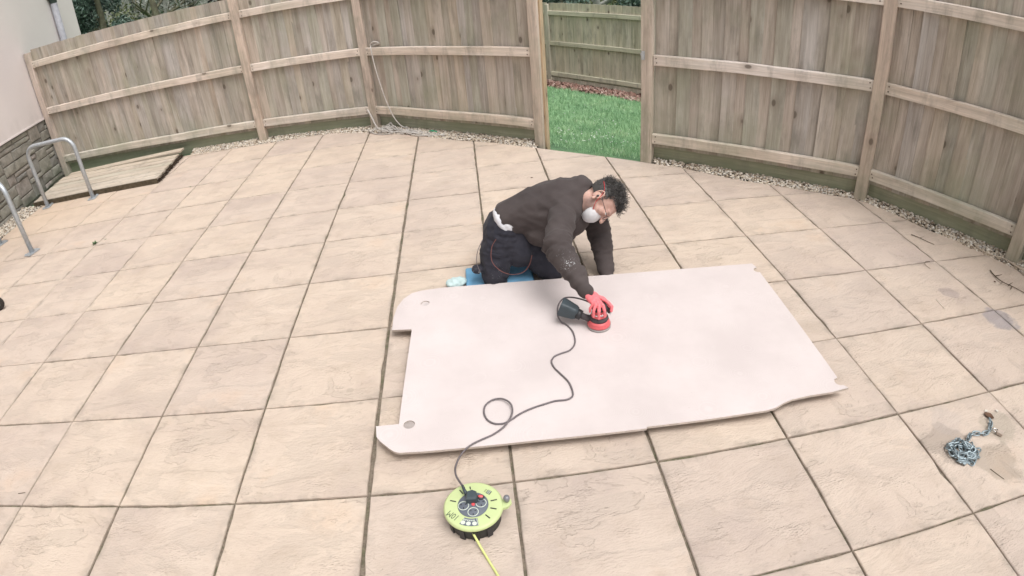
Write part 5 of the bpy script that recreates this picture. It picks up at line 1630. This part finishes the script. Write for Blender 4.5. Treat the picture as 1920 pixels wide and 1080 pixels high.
bare_tree(-1.72, 9.6, 6.0, 'leafless tree with a stout brown trunk behind the left fence', 8, r0=.17, bark=barkB, low=.5)
bare_tree(7.0, 11.0, 6.0, 'leafless tree beyond the far garden fence at left', 9, r0=.10, low=.2)
evergreen(6.75, 9.7, 2.6, .9, 9000, 'dark evergreen bush just beyond the far garden fence at left', 12, .06)
evergreen(8.95, 10.0, 2.9, 1.0, 10000, 'dark evergreen bush just beyond the far garden fence at right', 13, .06)
bare_tree(8.2, 12.0, 6.0, 'leafless tree beyond the middle of the far garden fence', 14, r0=.09, bark=barkP, low=.2)
# undergrowth and far woodland that read as one mass
rr = random.Random(30)
C = []; Rd = []
for i in range(90):
    x = rr.uniform(-12, 16); y_ = rr.uniform(14, 19)
    C.append((x, y_, gz(x, y_) + rr.uniform(.2, 1.6))); Rd.append(rr.uniform(.5, 1.1))
for i in range(50):
    x = rr.uniform(-7, 3.5); y_ = rr.uniform(10.5, 13)
    C.append((x, y_, gz(x, y_) + rr.uniform(.1, 1.0))); Rd.append(rr.uniform(.35, .7))
vv, ff_ = leafcloud(C, Rd, 60000, .075, 31)
tag(link('undergrowth', np_mesh('undergrowth', vv, ff_, leafO)), 'olive green bushes massed beyond the fences', 'bushes', kind='stuff')
mb = MB()
for i in range(150):
    x = rr.uniform(-22, 24); y_ = rr.uniform(17, 34); g = gz(x, y_)
    lean = rr.gauss(0, .4)
    mb.tube([(x, y_, g - .2), (x + lean, y_, g + 4), (x + lean * 1.6, y_ + .3, g + 9)], [rr.uniform(.06, .2), .08, .03], 6)
    for k in range(7):
        z0 = g + rr.uniform(.8, 7); a2 = rr.uniform(0, 6.28); ln_ = rr.uniform(.8, 2.2)
        p0 = V((x + lean * z0 / 6, y_, z0)); p1 = p0 + V((math.cos(a2) * ln_, math.sin(a2) * ln_ * .6, ln_ * .7))
        mb.tube([p0, (p0 + p1) / 2 + V((rr.gauss(0, .1), 0, .1)), p1], [.04, .025, .008], 4)
tag(mb.build('far_wood', barkP), 'leafless grey woodland in the distance', 'woodland', kind='stuff')
rs2 = np.random.RandomState(40)
C = [(x, y_, gz(x, y_) + z_) for x, y_, z_ in zip(rs2.uniform(-24, 26, 160), rs2.uniform(24, 40, 160), rs2.uniform(.3, 6, 160))]
vv, ff_ = leafcloud(C, list(rs2.uniform(1.0, 2.2, 160)), 40000, .16, 41)
leafH = mat_leaf('far_leaf', [(0, (0.12, 0.14, 0.11)), (0.6, (0.20, 0.225, 0.19)), (1, (0.30, 0.33, 0.29))])
tag(link('far_thicket', np_mesh('far_thicket', vv, ff_, leafH)), 'pale grey-green thicket at the back of the woodland', 'woodland', kind='stuff')
